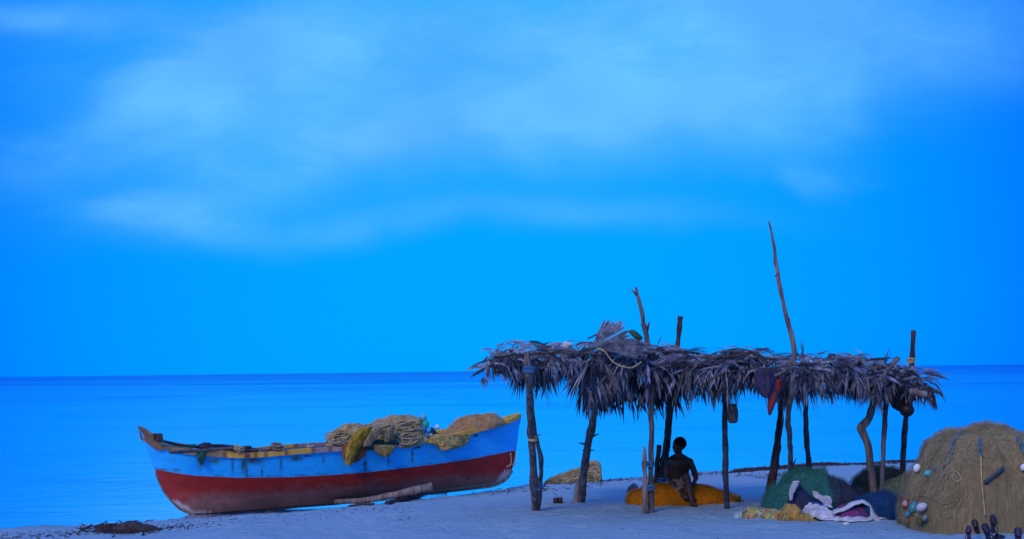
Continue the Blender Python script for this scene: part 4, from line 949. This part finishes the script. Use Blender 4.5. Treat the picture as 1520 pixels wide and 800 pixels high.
# ------------------------------------------------------------------ the seated person
YP = Yg(1027, 750) + .40
def person():
    P3 = lambda px, py, dy=0.0: W(px, py, YP + dy)
    rt = root('person', G(1015, 750), 'bare chested person in khaki shorts sitting on the yellow net heap, leaning to a post', 'person')
    b = MB()
    def limb(pts, rad, n=5, seg=12, flat=1.0):
        P_ = smoothpath(pts, n); rd = np.interp(np.linspace(0, 1, len(P_)), np.linspace(0, 1, len(rad)), rad)
        b.tube(P_, list(rd), seg, flat=flat)
        b.ell(P_[0], (rd[0],) * 3, 12, 8); b.ell(P_[-1], (rd[-1],) * 3, 12, 8)
    hipc, waist, chest, neckb = P3(1009, 716, .12), P3(1008, 704, .10), P3(1008, 689, .06), P3(1008, 678, .05)
    # trunk: stacked ellipses turned a little to the left
    cs = [(P3(1009, 722, .12), .15, .11), (hipc, .18, .135), (P3(1008, 709, .11), .168, .12), (waist, .162, .118), (P3(1008, 696, .08), .175, .12), (chest, .198, .125), (P3(1008, 682, .05), .200, .112), (P3(1008, 677.5, .05), .12, .075), (P3(1007.5, 674, .04), .062, .06), (P3(1007, 669, .02), .055, .055)]
    tw = Matrix.Rotation(R(18), 3, 'Z')
    b.grid([[c + tw @ Vector((math.cos(t) * a, math.sin(t) * d, 0)) for t in np.linspace(0, 6.283, 29)[:-1]] for c, a, d in cs], True)
    b.f.append(tuple(range(28))[::-1]); b.f.append(tuple(range(28 * 9, 28 * 10)))
    sL, sR = P3(1023.5, 684.5, .0), P3(992.5, 683.5, .12)                    # image right and image left shoulders
    b.ell(sL, (.066, .056, .056)); b.ell(sR, (.064, .056, .056)); limb([P3(1008, 675, .05), P3(1017, 680, .03), sL], (.05, .048, .05)); limb([P3(1007, 675, .05), P3(998, 680, .09), sR], (.05, .048, .05))
    # arm in the right of the picture hangs, hand on the hip
    limb([sL, P3(1029.5, 697, .02), P3(1033, 709, .05)], (.060, .052, .042)); limb([P3(1033, 709, .05), P3(1030, 716, -.08), P3(1026, 719, -.2)], (.037, .032, .024))
    # the other arm reaches down onto the heap by the post
    limb([sR, P3(989, 696, .10), P3(990, 706, .06)], (.056, .048, .040)); limb([P3(990, 706, .06), P3(992, 711, -.06), P3(995, 714, -.18)], (.035, .030, .023))
    # hands: palm and five fingers
    def hand(c, d, side, up):
        d = d.normalized(); side = side.normalized()
        b.ell(c + d * .035, (.038, .038, .020), 12, 8)
        for k, ln in enumerate((.070, .080, .076, .060)):
            o = c + d * .06 + side * (k - 1.5) * .020
            b.tube([o, o + d * ln * .5 - up * .004, o + d * ln * .85 - up * .022], [.0095, .0085, .0065], 7)
        o = c + d * .015 - side * .032
        b.tube([o, o - side * .022 + d * .028, o - side * .022 + d * .055 - up * .008], [.011, .010, .008], 7)
    hand(P3(1026, 719, -.2), Vector((-.4, -.8, -.25)), Vector((1, -.4, 0)), Vector((0, 0, 1)))
    hand(P3(995, 714, -.18), Vector((.5, -.8, -.15)), Vector((-1, -.6, 0)), Vector((0, 0, 1)))
    # legs: near one with the knee up and the shin dropping to the sand, other folded under it
    hL, hR = P3(1017, 717, .06), P3(1001, 717, .05)
    kneeL = P3(1019, 707, -.36); ankL = P3(1027, 744, -.42); limb([hL, (hL + kneeL) / 2 + Vector((0, 0, .02)), kneeL], (.082, .072, .056)); limb([kneeL, kneeL * .62 + ankL * .38 + Vector((0, .02, 0)), ankL], (.054, .052, .033))
    kneeR = P3(1018, 738, -.30); ankR = P3(1040, 746, -.18); limb([hR, (hR + kneeR) / 2, kneeR], (.082, .070, .055)); limb([kneeR, (kneeR + ankR) / 2 + Vector((0, -.01, 0)), ankR], (.052, .048, .032))
    def foot(a, d):
        d = d.normalized(); s_ = Vector((-d.y, d.x, 0)); h0 = H(a.x, a.y)
        z0 = h0 + .012; heel = Vector((a.x, a.y, z0 + .022)) - d * .03
        b.tube([a, Vector((a.x, a.y, z0 + .06))], [.034, .036], 10)
        b.tube([heel, heel + d * .08 + Vector((0, 0, .012)), heel + d * .16, heel + d * .19 - Vector((0, 0, .006))], [.034, .036, .034, .022], 10)
        for k in range(5):
            o = heel + d * .18 + s_ * (k - 2) * .015; b.tube([o, o + d * (.05 - .006 * k)], [.011, .008], 6)
    foot(ankL, Vector((.25, -1, 0))); foot(ankR, Vector((1, -.35, 0)))
    # head turned to the left and away
    hc = P3(1007, 661, -.02); hr = Matrix.Rotation(R(-62), 3, 'Z')     # face towards -X / -Y
    def q(x, y, z): return hc + hr @ Vector((x, y, z))
    b.ell(hc, (.072, .092, .108), 22, 16, rot=hr)
    b.ell(q(0, -.030, -.055), (.052, .060, .055), 16, 10, rot=hr)    # jaw
    b.ell(q(0, -.078, -.088), (.022, .018, .018), 10, 8)             # chin
    b.tube([q(0, -.088, .012), q(0, -.104, -.012), q(0, -.112, -.030), q(0, -.092, -.038)], [.009, .012, .016, .012], 8)
    for s_ in (-1, 1):
        b.ell(q(s_ * .013, -.098, -.033), (.010, .010, .008), 8, 6); b.ell(q(s_ * .075, .008, -.005), (.010, .020, .032), 10, 8, rot=hr)
        b.ell(q(s_ * .030, -.076, .028), (.024, .014, .008), 10, 6, rot=hr)
        b.ell(q(s_ * .030, -.076, .004), (.013, .013, .011), 10, 8, rot=hr)
        b.ell(q(s_ * .042, -.060, -.030), (.020, .020, .020), 8, 6)
    b.ell(q(0, -.089, -.057), (.025, .013, .007), 10, 6, rot=hr); b.ell(q(0, -.087, -.068), (.021, .013, .007), 10, 6, rot=hr)
    sk = mat('skin', (.055, .027, .019), (.038, .019, .014), scale=8, rough=.5, bump=.1, spec=.35)
    o = obj('body', b, sk, rt); rm = o.modifiers.new('r', 'REMESH'); rm.mode = 'VOXEL'; rm.voxel_size = .0065; rm.use_smooth_shade = True
    s_ = o.modifiers.new('s', 'SMOOTH'); s_.iterations = 9; s_.factor = .5
    hb2 = MB(); hb2.ell(q(0, .030, .034), (.098, .108, .105), 34, 26, fn=lambda v, d: v * (1 + .09 * mn.noise(d * 5) + .08 * mn.noise(d * 16)), rot=hr)
    obj('hair', hb2, Mt('black_hair', (.012, .010, .011), rough=.9, bump=1.0, bscale=120), rt)
    sh = MB()
    def leg(pts, rad):
        P_ = smoothpath(pts, 5); rd = np.interp(np.linspace(0, 1, len(P_)), np.linspace(0, 1, len(rad)), rad); sh.tube(P_, list(rd), 16, wob=.15)
    sh.grid([[c + tw @ Vector((math.cos(t) * (a + .014), math.sin(t) * (d + .014), 0)) for t in np.linspace(0, 6.283, 29)[:-1]] for c, a, d in cs[:3]], True)
    leg([hL, hL.lerp(kneeL, .35), hL.lerp(kneeL, .62)], (.098, .09, .086)); leg([hR, hR.lerp(kneeR, .35), hR.lerp(kneeR, .60)], (.098, .09, .084))
    o = obj('shorts', sh, Mt('khaki_cloth', (.22, .19, .13), (.14, .12, .08), bump=.4), rt); rm = o.modifiers.new('r', 'REMESH'); rm.mode = 'VOXEL'; rm.voxel_size = .010; rm.use_smooth_shade = True
person()

# ------------------------------------------------------------------ nets, cloths and tarps on the sand to the right
def heap(name, top, bot, Y, depth, m, label, cat='fishing net', vc=None, strands=(80, .003), sm=None, along='v', wj=(.10, .25), **kw):
    rows_ = mound(top, bot, Y, depth, ground=True, **kw); mid = rows_[len(rows_) // 2][0]
    rt = root(name, mid, label, cat); obj('net_bundle', mound_mb(rows_), m, rt)
    if strands: obj('strands', fibres(rows_, strands[0], strands[1], along=along, wander=wj[0], jit=wj[1], span=(.0, .5)), sm or rope_tan, rt)
    if vc: veil(rows_, vc, rt)
    return rt, rows_
gm = net_mat('net_seagreen', (.025, .17, .15), (.012, .07, .08), scale=6); gt = Mt('green_twine', (.04, .22, .19), (.02, .1, .1), bump=.2); bt = Mt('dark_blue_twine', (.03, .06, .13), bump=.2)
heap('green_net_heap', [(1134, 752), (1139, 740), (1150, 727), (1166, 713), (1182, 702), (1203, 695), (1222, 701), (1234, 712), (1242, 728), (1256, 742), (1270, 752)], [(1134, 756), (1270, 758)], 18.6, .55, gm,
     'sea green net heap under the shelter behind the cloths and tarps', vc=(.04, .20, .18), strands=(150, .003), sm=gt, amp=.12, fold=.08, fsc=3)
heap('net_heap', [(1205, 730), (1215, 708), (1230, 706), (1248, 714), (1262, 724), (1280, 736), (1292, 750)], [(1205, 752), (1292, 758)], 19.2, .4, net_mat('net_navy', (.035, .06, .09), (.05, .035, .03), scale=5),
     'dark navy and brown net heap right of the sea green one', vc=(.04, .07, .12), strands=(80, .003), sm=bt, amp=.06, fold=.05)
heap('net_heap', [(1268, 722), (1274, 710), (1284, 702), (1298, 696), (1312, 693), (1328, 697), (1342, 704), (1352, 712), (1362, 730)], [(1268, 728), (1362, 738)], 19.6, .5, net_mat('net_umber', (.10, .07, .035), (.035, .025, .02), scale=5),
     'dark brown net heap behind the bent post', vc=(.12, .09, .05), strands=(80, .003), sm=Mt('umber_twine', (.12, .09, .05), bump=.2), amp=.06, fold=.05)
heap('net_heap', [(1308, 745), (1316, 728), (1328, 717), (1342, 712), (1356, 716), (1372, 728), (1385, 750)], [(1308, 756), (1385, 762)], 17.6, .35, net_mat('net_moss', (.15, .16, .09), (.06, .07, .06), scale=6),
     'mossy yellow green net heap touching the big net mound on its left', vc=(.14, .18, .11), strands=(50, .004), sm=gt, amp=.05, fold=.05)
heap('net_heap', [(1262, 758), (1276, 742), (1294, 732), (1314, 732), (1330, 740), (1342, 756)], [(1262, 764), (1300, 770), (1342, 772)], 17.2, .4, net_mat('net_royal', (.012, .05, .17), (.01, .02, .07), scale=6),
     'dark royal blue net heap between the white tarp and the big net mound', vc=(.015, .07, .20), strands=(80, .003), sm=bt, amp=.05, fold=.05)
# big mound
bn = net_mat('net_bigtan', (.34, .26, .125), (.20, .155, .08), scale=5, stretch=(3, 3, .6), bscale=40)
TOPB = [(1345, 776), (1350, 752), (1359, 724), (1370, 698), (1381, 675), (1392, 658), (1404, 649), (1420, 642), (1445, 637), (1470, 634.5), (1490, 636), (1508, 644), (1524, 660), (1545, 690), (1570, 730), (1590, 775)]
BOTB = [(1345, 776), (1360, 783), (1400, 787), (1450, 790), (1500, 788), (1590, 785)]
rt, rowsB = heap('large_net_mound', TOPB, BOTB, 15.6, .95, bn, 'big rounded mound of tan fishing net at the right edge', strands=(520, .0024), wj=(.035, .08), vc=(.32, .245, .13), sm=Mt('tan_twine', (.30, .23, .11), (.17, .13, .065), bump=.2), amp=.06, fold=.07, fsc=4.2, nv=60, p=.55)
def onmound(px, py):
    """nearest surface point of the big mound seen at a photo pixel"""
    best, bd = None, 1e9
    for r in rowsB[::1]:
        for p_ in r[:len(r) // 2 + 2]:
            q = proj(p_); d = (q[0] - px) ** 2 + (q[1] - py) ** 2
            if d < bd: bd, best = d, p_
    return best
def moundline(pts, rad, m, n=6, name='net_rope', lift=.055, braid=False):
    P_ = smoothpath([onmound(*p) + Vector((0, -lift, lift * .5)) for p in pts], n); b = MB()
    if braid:
        for s_ in (0, math.pi):
            b.tube([p + Vector((math.cos(i * 1.1 + s_) * rad * .8, -abs(math.sin(i)) * rad * .3, math.sin(i * 1.1 + s_) * rad * .8)) for i, p in enumerate(P_)], rad * .8, 6)
    else: b.tube(P_, rad, 6)
    return obj(name, b, m, rt)
teal_rope = Mt('teal_rope', (.06, .20, .27), (.03, .08, .13), bump=.5, scale=14)
moundline([(1425, 644), (1416, 656), (1411, 668), (1409, 682), (1400, 692), (1390, 697), (1384, 699)], .016, teal_rope, 7, braid=True)
moundline([(1500, 640), (1508, 652), (1515, 664), (1519, 680)], .014, teal_rope, 6, braid=True)
moundline([(1453, 660), (1454, 690), (1456, 720), (1458, 745), (1459, 765)], .008, rope_tan, 6)
moundline([(1452, 655), (1452, 668), (1454, 678)], .014, teal_rope, 5, braid=True)
moundline([(1386, 707), (1400, 704), (1412, 701), (1420, 703), (1424, 712), (1418, 718), (1411, 712), (1414, 703)], .0055, rope_tan, 6)
moundline([(1382, 712), (1378, 725), (1372, 738), (1366, 748)], .008, rope_yel, 6)
moundline([(1372, 740), (1362, 738), (1352, 742), (1346, 752), (1352, 764), (1362, 770)], .009, rope_yel, 6, lift=.10)
for k in range(5):        # big rope-like swags of net
    cx, cy, w_, h_ = 1402 + rr(-2, 2), 722 + k * 8, 13 + k * 2.6, 10 + k * 5
    moundline([(cx - w_, cy - h_ * .8), (cx - w_ * .8, cy), (cx - w_ * .2, cy + h_ * .5), (cx + w_ * .5, cy + h_ * .35), (cx + w_, cy - h_ * .3), (cx + w_ * 1.05, cy - h_)], .0055, Mt('tan_twine'), 6, name='net_swag', lift=.03)
# things on the mound
def mf(px, py, r, m, label, lift=.07, **k):
    r *= .68
    p = onmound(px, py); q = proj(p); return floater(px, py, p.y - lift, r, m, label, **k)
G2 = 'floats on the large net mound'
mf(1361, 694, .065, plastic('float_white', (.75, .75, .74)), 'round white float at the upper left edge of the big net mound', grp=G2)
mf(1379, 702, .060, Mt('green_blue_float', (.04, .40, .62), (.05, .42, .30), scale=6, rough=.5), 'blue green oval float tied high on the left of the mound', stretch=1.5, tilt=1.5, az=.1, grp=G2)
mf(1368, 752, .075, plastic('float_offwhite', (.50, .48, .55)), 'large off white egg shaped float with a dark hole at the foot of the mound', stretch=1.35, tilt=1.1, lift=.17, az=-.3, grp=G2)
mf(1356, 752, .075, plastic('float_turq', (.04, .25, .26)), 'turquoise float left of the off white egg shaped one', stretch=1.5, tilt=.5, lift=.1, grp=G2)
mf(1348, 763, .050, plastic('float_azure', (.03, .24, .42)), 'small azure float under the turquoise one', stretch=1.2, tilt=1.4, lift=.12, grp=G2)
mf(1344, 747, .065, Mt('red_float', (.25, .03, .025), (.34, .28, .29), scale=9, sharp=(.42, .5)), 'dark red and white float leftmost at the foot of the mound', stretch=1.5, tilt=.6, lift=.08, grp=G2)
mf(1347, 774, .055, Mt('brown_float', (.20, .13, .06), bump=.4), 'dull brown float standing on the sand leftmost of the brown pair', stretch=1.3, tilt=.1, lift=.14, grp=G2)
mf(1365, 771, .068, Mt('olive_float', (.18, .15, .04), (.08, .07, .03), bump=.4), 'olive brown float directly under the off white egg shaped one', stretch=1.3, tilt=.2, lift=.14, grp=G2)
mf(1373, 768, .05, plastic('float_sage', (.13, .18, .17)), 'small sage green float beside the olive brown one', stretch=1.2, tilt=.7, lift=.12, grp=G2)
mf(1519, 693, .05, plastic('float_white', (.75, .75, .74)), 'white float at the right edge of the picture high on the mound', grp=G2)
# dark sole-like piece on the mound
def shoe(c, d, up, ln, m, label, sole=None, grp=None):
    d = Vector(d).normalized(); up = Vector(up); up = (up - d * up.dot(d)).normalized(); s_ = d.cross(up)
    rt_ = root('rubber_shoe', c, label, 'shoe', grp); b = MB(); n = 20
    def wd(t): return ln * (.155 + .035 * math.sin(t * math.pi * 1.1 - .9) - .03 * math.exp(-((t - .45) / .16) ** 2)) * (1 if 0 < t < 1 else .4) * min(1, (t + .02) * 9, (1.02 - t) * 7) ** .5
    tb, bb = [], []
    for i in range(n + 1):
        t = i / n; o = Vector(c) + d * ln * (t - .5); tb.append([o + s_ * wd(t) * k + up * ln * .05 for k in (-1, -.5, 0, .5, 1)]); bb.append([o + s_ * wd(t) * k for k in (1, .5, 0, -.5, -1)])
    b.grid([a + c_ for a, c_ in zip(tb, bb)], True); obj('sole', b, sole or m, rt_)
    b = MB(); rg = []
    for i in range(9):
        t = .50 + .45 * i / 8; o = Vector(c) + d * ln * (t - .5) + up * ln * .045; hh = ln * .26 * (1 - .62 * (i / 8)) ; w_ = wd(t) * 1.02
        rg.append([o + s_ * math.cos(a) * w_ + up * math.sin(a) * hh for a in np.linspace(0, math.pi, 12)])
    b.grid(rg); o_ = obj('upper', b, m, rt_); sm = o_.modifiers.new('s', 'SOLIDIFY'); sm.thickness = ln * .025
    b = MB(); b.tube(smoothpath([Vector(c) + d * ln * .0 + s_ * wd(.5) + up * ln * .05, Vector(c) - d * ln * .28 + s_ * wd(.2) * .9 + up * ln * .22, Vector(c) - d * ln * .46 + up * ln * .24, Vector(c) - d * ln * .28 - s_ * wd(.2) * .9 + up * ln * .22, Vector(c) - s_ * wd(.5) + up * ln * .05], 5), ln * .028, 7)
    obj('strap', b, m, rt_); return rt_
blk = Mt('black_rubber', (.02, .02, .035), rough=.45, bump=.15); prp = Mt('purple_rubber', (.04, .025, .075), rough=.45, bump=.15); nvy = Mt('navy_rubber', (.012, .02, .055), rough=.4, bump=.15)
gry = Mt('grey_rubber', (.06, .075, .10), (.04, .05, .065), rough=.6, bump=.2)
p = onmound(1472, 706)
b = MB(); a_, e_ = onmound(1459, 714) + Vector((0, -.05, 0)), onmound(1487, 695) + Vector((0, -.05, 0))
b.tube([a_.lerp(e_, t) for t in np.linspace(0, 1, 17)], [.045 * (.35 if t in (0, 1) else 1) * (1 - .3 * math.exp(-((t - .45) / .2) ** 2)) for t in np.linspace(0, 1, 17)], 12, flat=.6)
obj('rubber_sole', b, gry, label='dark grey rubber sole resting on the right flank of the net mound', cat='sole')
def gshoe(px, py, Y, d, up, ln, m, label): 
    return shoe(W(px, py, Y), d, up, ln * .86, m, label, grp='rubber shoes in front of the net mound')
gshoe(1439, 791, 14.0, (.15, .25, 1), (-1, -.4, .1), .20, prp, 'purple rubber shoe standing on end, leftmost at the bottom right corner')
gshoe(1449, 781, 14.1, (-.25, .1, 1), (-.6, -1, 0), .20, blk, 'black rubber shoe with a strap behind the purple one')
gshoe(1464, 790, 13.9, (-.25, .1, 1), (.4, -1, 0), .25, nvy, 'navy rubber shoe leaning upright in front of the net mound')
gshoe(1473, 777, 14.1, (.02, .1, 1), (.6, -1, 0), .25, blk, 'tall black rubber shoe standing on its heel right of the navy one')
gshoe(1480, 799, 13.7, (1, .3, .05), (0, 0, 1), .22, blk, 'black rubber shoe lying flat on the sand right of the standing ones')
gshoe(1511, 795, 13.8, (.1, .1, 1), (-.3, -1, 0), .23, prp, 'dark purple rubber shoe standing at the right edge under the teal cloth')
b = MB()
for k in range(16):
    x0 = 1470 + rr(0, 10); pts = [G(x0, 774 + rr(-2, 6), .03), G(x0 + 12, 778 + rr(-4, 5), rr(.02, .08)), G(x0 + 24, 783 + rr(-5, 5), rr(.02, .07)), G(x0 + 34, 787 + rr(-6, 3), .02)]
    b.tube(smoothpath(pts, 5), .011, 5)
obj('rope_tangle', b, rope_yel, label='tangle of yellow rope on the sand at the foot of the big mound', cat='rope')
rows_ = mound([(1486, 784), (1491, 775), (1498, 770), (1506, 773), (1512, 784)], [(1486, 786), (1512, 787)], 14.5, .12, amp=.02, fold=.02, ground=True); obj('red_cloth', mound_mb(rows_), cl_red, label='small dark red cloth on the yellow rope tangle', cat='cloth')
rows_ = mound([(1500, 785), (1504, 768), (1511, 764), (1520, 768), (1530, 785)], [(1500, 786), (1530, 788)], 14.2, .14, amp=.02, fold=.02, ground=True); obj('teal_cloth', mound_mb(rows_), Mt('teal_cloth', (.03, .15, .22), bump=.5), label='dull teal cloth bundle at the right edge beside the red cloth', cat='cloth')

# cloths and tarps
def cloth(name, top, bot, Y, depth, m, label, cat='cloth', **kw):
    kw.setdefault('amp', .02); kw.setdefault('fold', .025); kw.setdefault('fsc', 8); kw['ground'] = True
    return obj(name, mound_mb(mound(top, bot, Y, depth, **kw)), m, label=label, cat=cat)
white = Mt('white_tarp', (.55, .56, .58), (.34, .35, .40), scale=6, rough=.6, bump=.4)
cloth('patterned_cloth', [(1103, 764), (1108, 757), (1116, 754), (1124, 756), (1136, 757), (1150, 758), (1164, 762), (1172, 768)], [(1103, 767), (1140, 769), (1172, 770)], 17.3, .18,
      patch_mat('gaudy_print', [(.60, .50, .05), (.60, .06, .02), (.06, .28, .10), (.40, .24, .08), (.30, .26, .36), (.34, .36, .08), (.10, .06, .05)], 44), 'long crumpled cloth printed yellow, red and green at the front left', amp=.04, fold=.04)
cloth('pale_rag', [(1088, 765), (1093, 760), (1102, 758), (1108, 765)], [(1088, 767), (1108, 768)], 17.3, .1, Mt('pale_aqua_cloth', (.35, .50, .52), bump=.4), 'pale aqua rag at the left tip of the printed cloth', 'rag')
cloth('orange_cloth', [(1157, 768), (1160, 760), (1167, 752), (1177, 750), (1187, 757), (1200, 764), (1214, 771)], [(1157, 770), (1180, 772), (1214, 773)], 17.15, .16,
      patch_mat('orange_print', [(.42, .16, .02), (.30, .24, .05), (.48, .22, .03), (.12, .06, .02), (.30, .22, .06)], 46, seedv=5), 'orange and olive patterned cloth bunched left of the white tarp', amp=.05, fold=.05)
cloth('aqua_bag', [(1154, 758), (1156, 748), (1164, 741), (1175, 738), (1184, 744), (1187, 756)], [(1154, 758), (1187, 758)], 17.5, .16, Mt('aqua_plastic', (.12, .40, .42), (.30, .50, .55), rough=.4, scale=7, bump=.3), 'aqua plastic bag behind the orange patterned cloth', 'bag')
navy_t = Mt('navy_tarp', (.025, .035, .085), (.012, .016, .04), scale=5, rough=.7, bump=.4)
cloth('navy_tarp', [(1172, 742), (1175, 726), (1180, 714), (1186, 718), (1194, 728), (1204, 738), (1216, 744), (1230, 756), (1240, 768)], [(1172, 752), (1190, 762), (1240, 771)], 17.35, .22, navy_t, 'dark navy tarp standing in a peak beside the tall thin pole', 'tarp', fold=.04, fsc=5)
drape('tarp_edge', [(1178, 1187, 713), (1173, 1184, 722), (1171, 1178, 732), (1172, 1176, 742)], white, 'pale folded edge sheet on the peak of the navy tarp', 'tarp', Y=Yg(1190, 766) - .03, Yoff=0, bulge=.02)
def sheet(name, quad, m, label, cat, Ys, n=30, wav=.026, th=.012, sag=.05, dz=0):
    """a crumpled sheet through four photo corners (l-bottom, r-bottom, r-top, l-top) at distances Ys"""
    A_ = [W(px, py, Y) for (px, py), Y in zip(quad, Ys)]; fr = []
    for i in range(n + 1):
        v = i / n; row = []
        for j in range(n + 1):
            u = j / n; p_ = (A_[0].lerp(A_[1], u)).lerp(A_[3].lerp(A_[2], u), v)
            p_ = p_ + Vector((0, 0, sag * math.sin(math.pi * u) * math.sin(math.pi * v) + wav * (1 - 2 * abs(mn.noise(p_ * 7))) + wav * mn.noise(p_ * 3) + .5 * wav * (1 - 2 * abs(mn.noise(p_ * 15)))))
            edge = min(u, v, 1 - u, 1 - v); p_ = p_ + Vector((mn.noise(p_ * 9) * .03, 0, mn.noise(p_ * 9 + Vector((5, 5, 5))) * .02))
            row.append(p_)
        fr.append(row)
    b = MB(); b.grid(fr); o = obj(name, b, m, label=label, cat=cat); s_ = o.modifiers.new('s', 'SOLIDIFY'); s_.thickness = th; s_.offset = 0; return o
sheet('white_tarp', [(1188, 769), (1250, 773), (1222, 752), (1196, 748)], white, 'white crumpled tarp spread left of the purple cloths', 'tarp', (Yg(1188, 771), Yg(1250, 774), Yg(1222, 766), Yg(1196, 765)), sag=.05)
sheet('white_sheet', [(1214, 752), (1236, 757), (1232, 740), (1206, 730)], white, 'white sheet standing up behind the blue striped cloth', 'sheet', (Yg(1214, 762),) * 2 + (Yg(1214, 762) + .25,) * 2, sag=.04)
sheet('blue_cloth', [(1212, 764), (1240, 768), (1222, 750), (1204, 744)], Mt('blue_stripe_cloth', (.03, .12, .42), (.015, .03, .13), scale=9, stretch=(6, 1, 1), bump=.4), 'blue striped cloth between the two white sheets', 'cloth', (Yg(1225, 768),) * 2 + (Yg(1225, 768) + .25,) * 2, sag=.04, wav=.012)
# white bag spilling purple cloth
YS = Yg(1270, 774) + .28
rt = root('white_sack', G(1275, 774), 'open white sack lying on its side, spilling purple and blue cloth', 'sack')
b = MB(); rg = []
for i in range(25):
    t = i / 24; row = []
    cx = 1236 + 76 * t; ht = [(0, 758), (.2, 752), (.45, 742), (.6, 740), (.75, 746), (.9, 764), (1.0, 771)]; top_ = lerp(ht, t)
    for j in range(15):
        v = j / 14; ph = v * math.pi * .78
        Y = YS - .30 * math.cos(ph); zf = H(W(cx, 772, YS).x, Y) - .02; zt = W(cx, top_, YS).z
        p_ = Vector((W(cx, 760, Y).x, Y, zf + (zt - zf) * max(math.sin(ph), 0) ** .8)); p_.z += .02 * mn.noise(p_ * 6) + .012 * mn.noise(p_ * 14)
        if ph < .95 and t < .74: p_ = None
        row.append(p_)
    rg.append(row)
# build shell faces only where cloth exists (an arched opening towards the camera)
ids = [[b.vert(p_) if p_ is not None else None for p_ in r] for r in rg]
for i in range(24):
    for j in range(14):
        q_ = (ids[i][j], ids[i + 1][j], ids[i + 1][j + 1], ids[i][j + 1])
        if None not in q_: b.f.append(q_)
o = obj('sack_shell', b, white, rt); s_ = o.modifiers.new('s', 'SOLIDIFY'); s_.thickness = .02
b = MB(); fr = []
for i in range(41):
    t = i / 40; row = []
    for j in range(9):
        v = j / 8; q = G(1206 + 112 * t + 4 * v, lerp([(0, 770), (.3, 774), (.6, 775.5), (1, 771)], t) - 4.5 * v + 1.2 * mn.noise(Vector((t * 9, 0, 4))), 0)
        q.z += .012 + .045 * math.sin(math.pi * v) * (1 - abs(mn.noise(Vector((t * 6, v, 0)))) * 1.5); row.append(q)
    fr.append(row)
b.grid(fr); obj('sack_hem', b, white, rt)
rows_ = mound([(1238, 768), (1243, 754), (1255, 749), (1272, 750), (1284, 758), (1296, 770)], [(1238, 771), (1296, 773)], 17.12, .2, amp=.03, fold=.03, ground=True)
obj('spilled_cloth', mound_mb(rows_), patch_mat('purple_print', [(.14, .02, .14), (.20, .02, .10), (.02, .03, .16), (.03, .02, .06), (.16, .02, .16)], 24, seedv=9), rt); bpy.data.objects['sack_hem'].modifiers.new('s', 'SOLIDIFY').thickness = .008
b = MB(); c = G(1256, 779); b.ell(c + Vector((0, 0, .015)), (.045, .04, .022), fn=lambda q, d: q * (1 + .5 * mn.noise(d * 3))); obj('paper_scrap', b, Mt('white_paper', (.75, .75, .75), bump=.3), label='tiny white paper scrap on the sand in front of the white sack', cat='scrap')

# ------------------------------------------------------------------ seaweed and litter
weed = Mt('seaweed', (.075, .04, .035), (.03, .02, .02), scale=12, rough=.8, bump=.6)
def twig(b, p, L, r, z=.02):
    a = rr(0, 6.28); d = Vector((math.cos(a), math.sin(a), 0)); pts = []
    for k in range(4):
        q = p + d * L * (k / 3 - .5) + Vector((-d.y, d.x, 0)) * L * .2 * rr(-1, 1); q.z = H(q.x, q.y) + rr(0, z) + r * .5; pts.append(q)
    b.tube(pts, [r, r, r * .8, r * .4], 4)
b = MB()
def band(pts, n, sp, Lr, z=.03, rs=(.003, .007)):
    for _ in range(n):
        t = rr(0, len(pts) - 1); k = min(int(t), len(pts) - 2); a = t - k
        px = pts[k][0] * (1 - a) + pts[k + 1][0] * a; py = pts[k][1] * (1 - a) + pts[k + 1][1] * a + random.gauss(0, 1) * sp
        p = G(px, py); twig(b, p, rr(*Lr), rr(*rs), z)
random.seed(11)
band([(875, 716), (930, 712), (1000, 708), (1080, 702), (1105, 700)], 420, 1.2, (.03, .12))
band([(1090, 700), (1150, 695), (1200, 691), (1260, 689), (1320, 686), (1390, 683), (1440, 681)], 2300, 1.2, (.04, .25), .05, (.003, .010))
band([(1090, 705), (1130, 707), (1160, 705)], 60, 2, (.05, .15))
band([(240, 776), (330, 770), (450, 764), (600, 752)], 200, 4, (.01, .035), .006)
band([(0, 797), (60, 795), (130, 790), (250, 783), (330, 778)], 420, 2.6, (.012, .06), .008)
band([(500, 762), (560, 762), (620, 770)], 18, 5, (.03, .12), .004)
band([(700, 730), (800, 726), (900, 720)], 120, 2, (.03, .12))
obj('seaweed_litter', b, weed, label='line of dark seaweed and twigs along the tide mark', cat='seaweed', kind='stuff')
b = MB()
for _ in range(230):
    px, py = rr(250, 1500), 800 - 72 * rnd() ** .8; p = G(px, py); twig(b, p, rr(.006, .025), rr(.003, .006), .003)
obj('sand_litter', b, Mt('dark_litter', (.06, .045, .045)), label='scattered specks of bark and shell on the sand', cat='litter', kind='stuff')
# dark seaweed clump left
rt = root('seaweed_clump', G(185, 788), 'dark wet seaweed clump on the sand at the lower left by the water', 'seaweed')
rows_ = mound([(140, 788), (150, 786), (165, 785), (178, 779), (190, 774.5), (202, 775), (214, 779), (228, 782), (238, 786)], [(140, 789), (190, 790), (238, 787)], G(190, 788).y, .25, amp=.03, fold=.03, ground=True)
obj('weed_mass', mound_mb(rows_), weed, rt); b = MB()
for _ in range(260):
    px, py = random.gauss(180, 26), random.gauss(787, 3.4); p = G(px, py); twig(b, p + Vector((0, 0, .03)), rr(.06, .25), rr(.005, .012), .07)
obj('weed_strands', b, weed, rt, kind='stuff')
b = MB(); c = G(212, 793); b.ell(c + Vector((0, 0, .015)), (.04, .03, .02), fn=lambda q, d: q * (1 + .4 * mn.noise(d * 3))); obj('plastic_scrap', b, Mt('cyan_plastic', (.1, .5, .6), rough=.5), label='small cyan plastic scrap on the sand below the seaweed clump', cat='scrap')
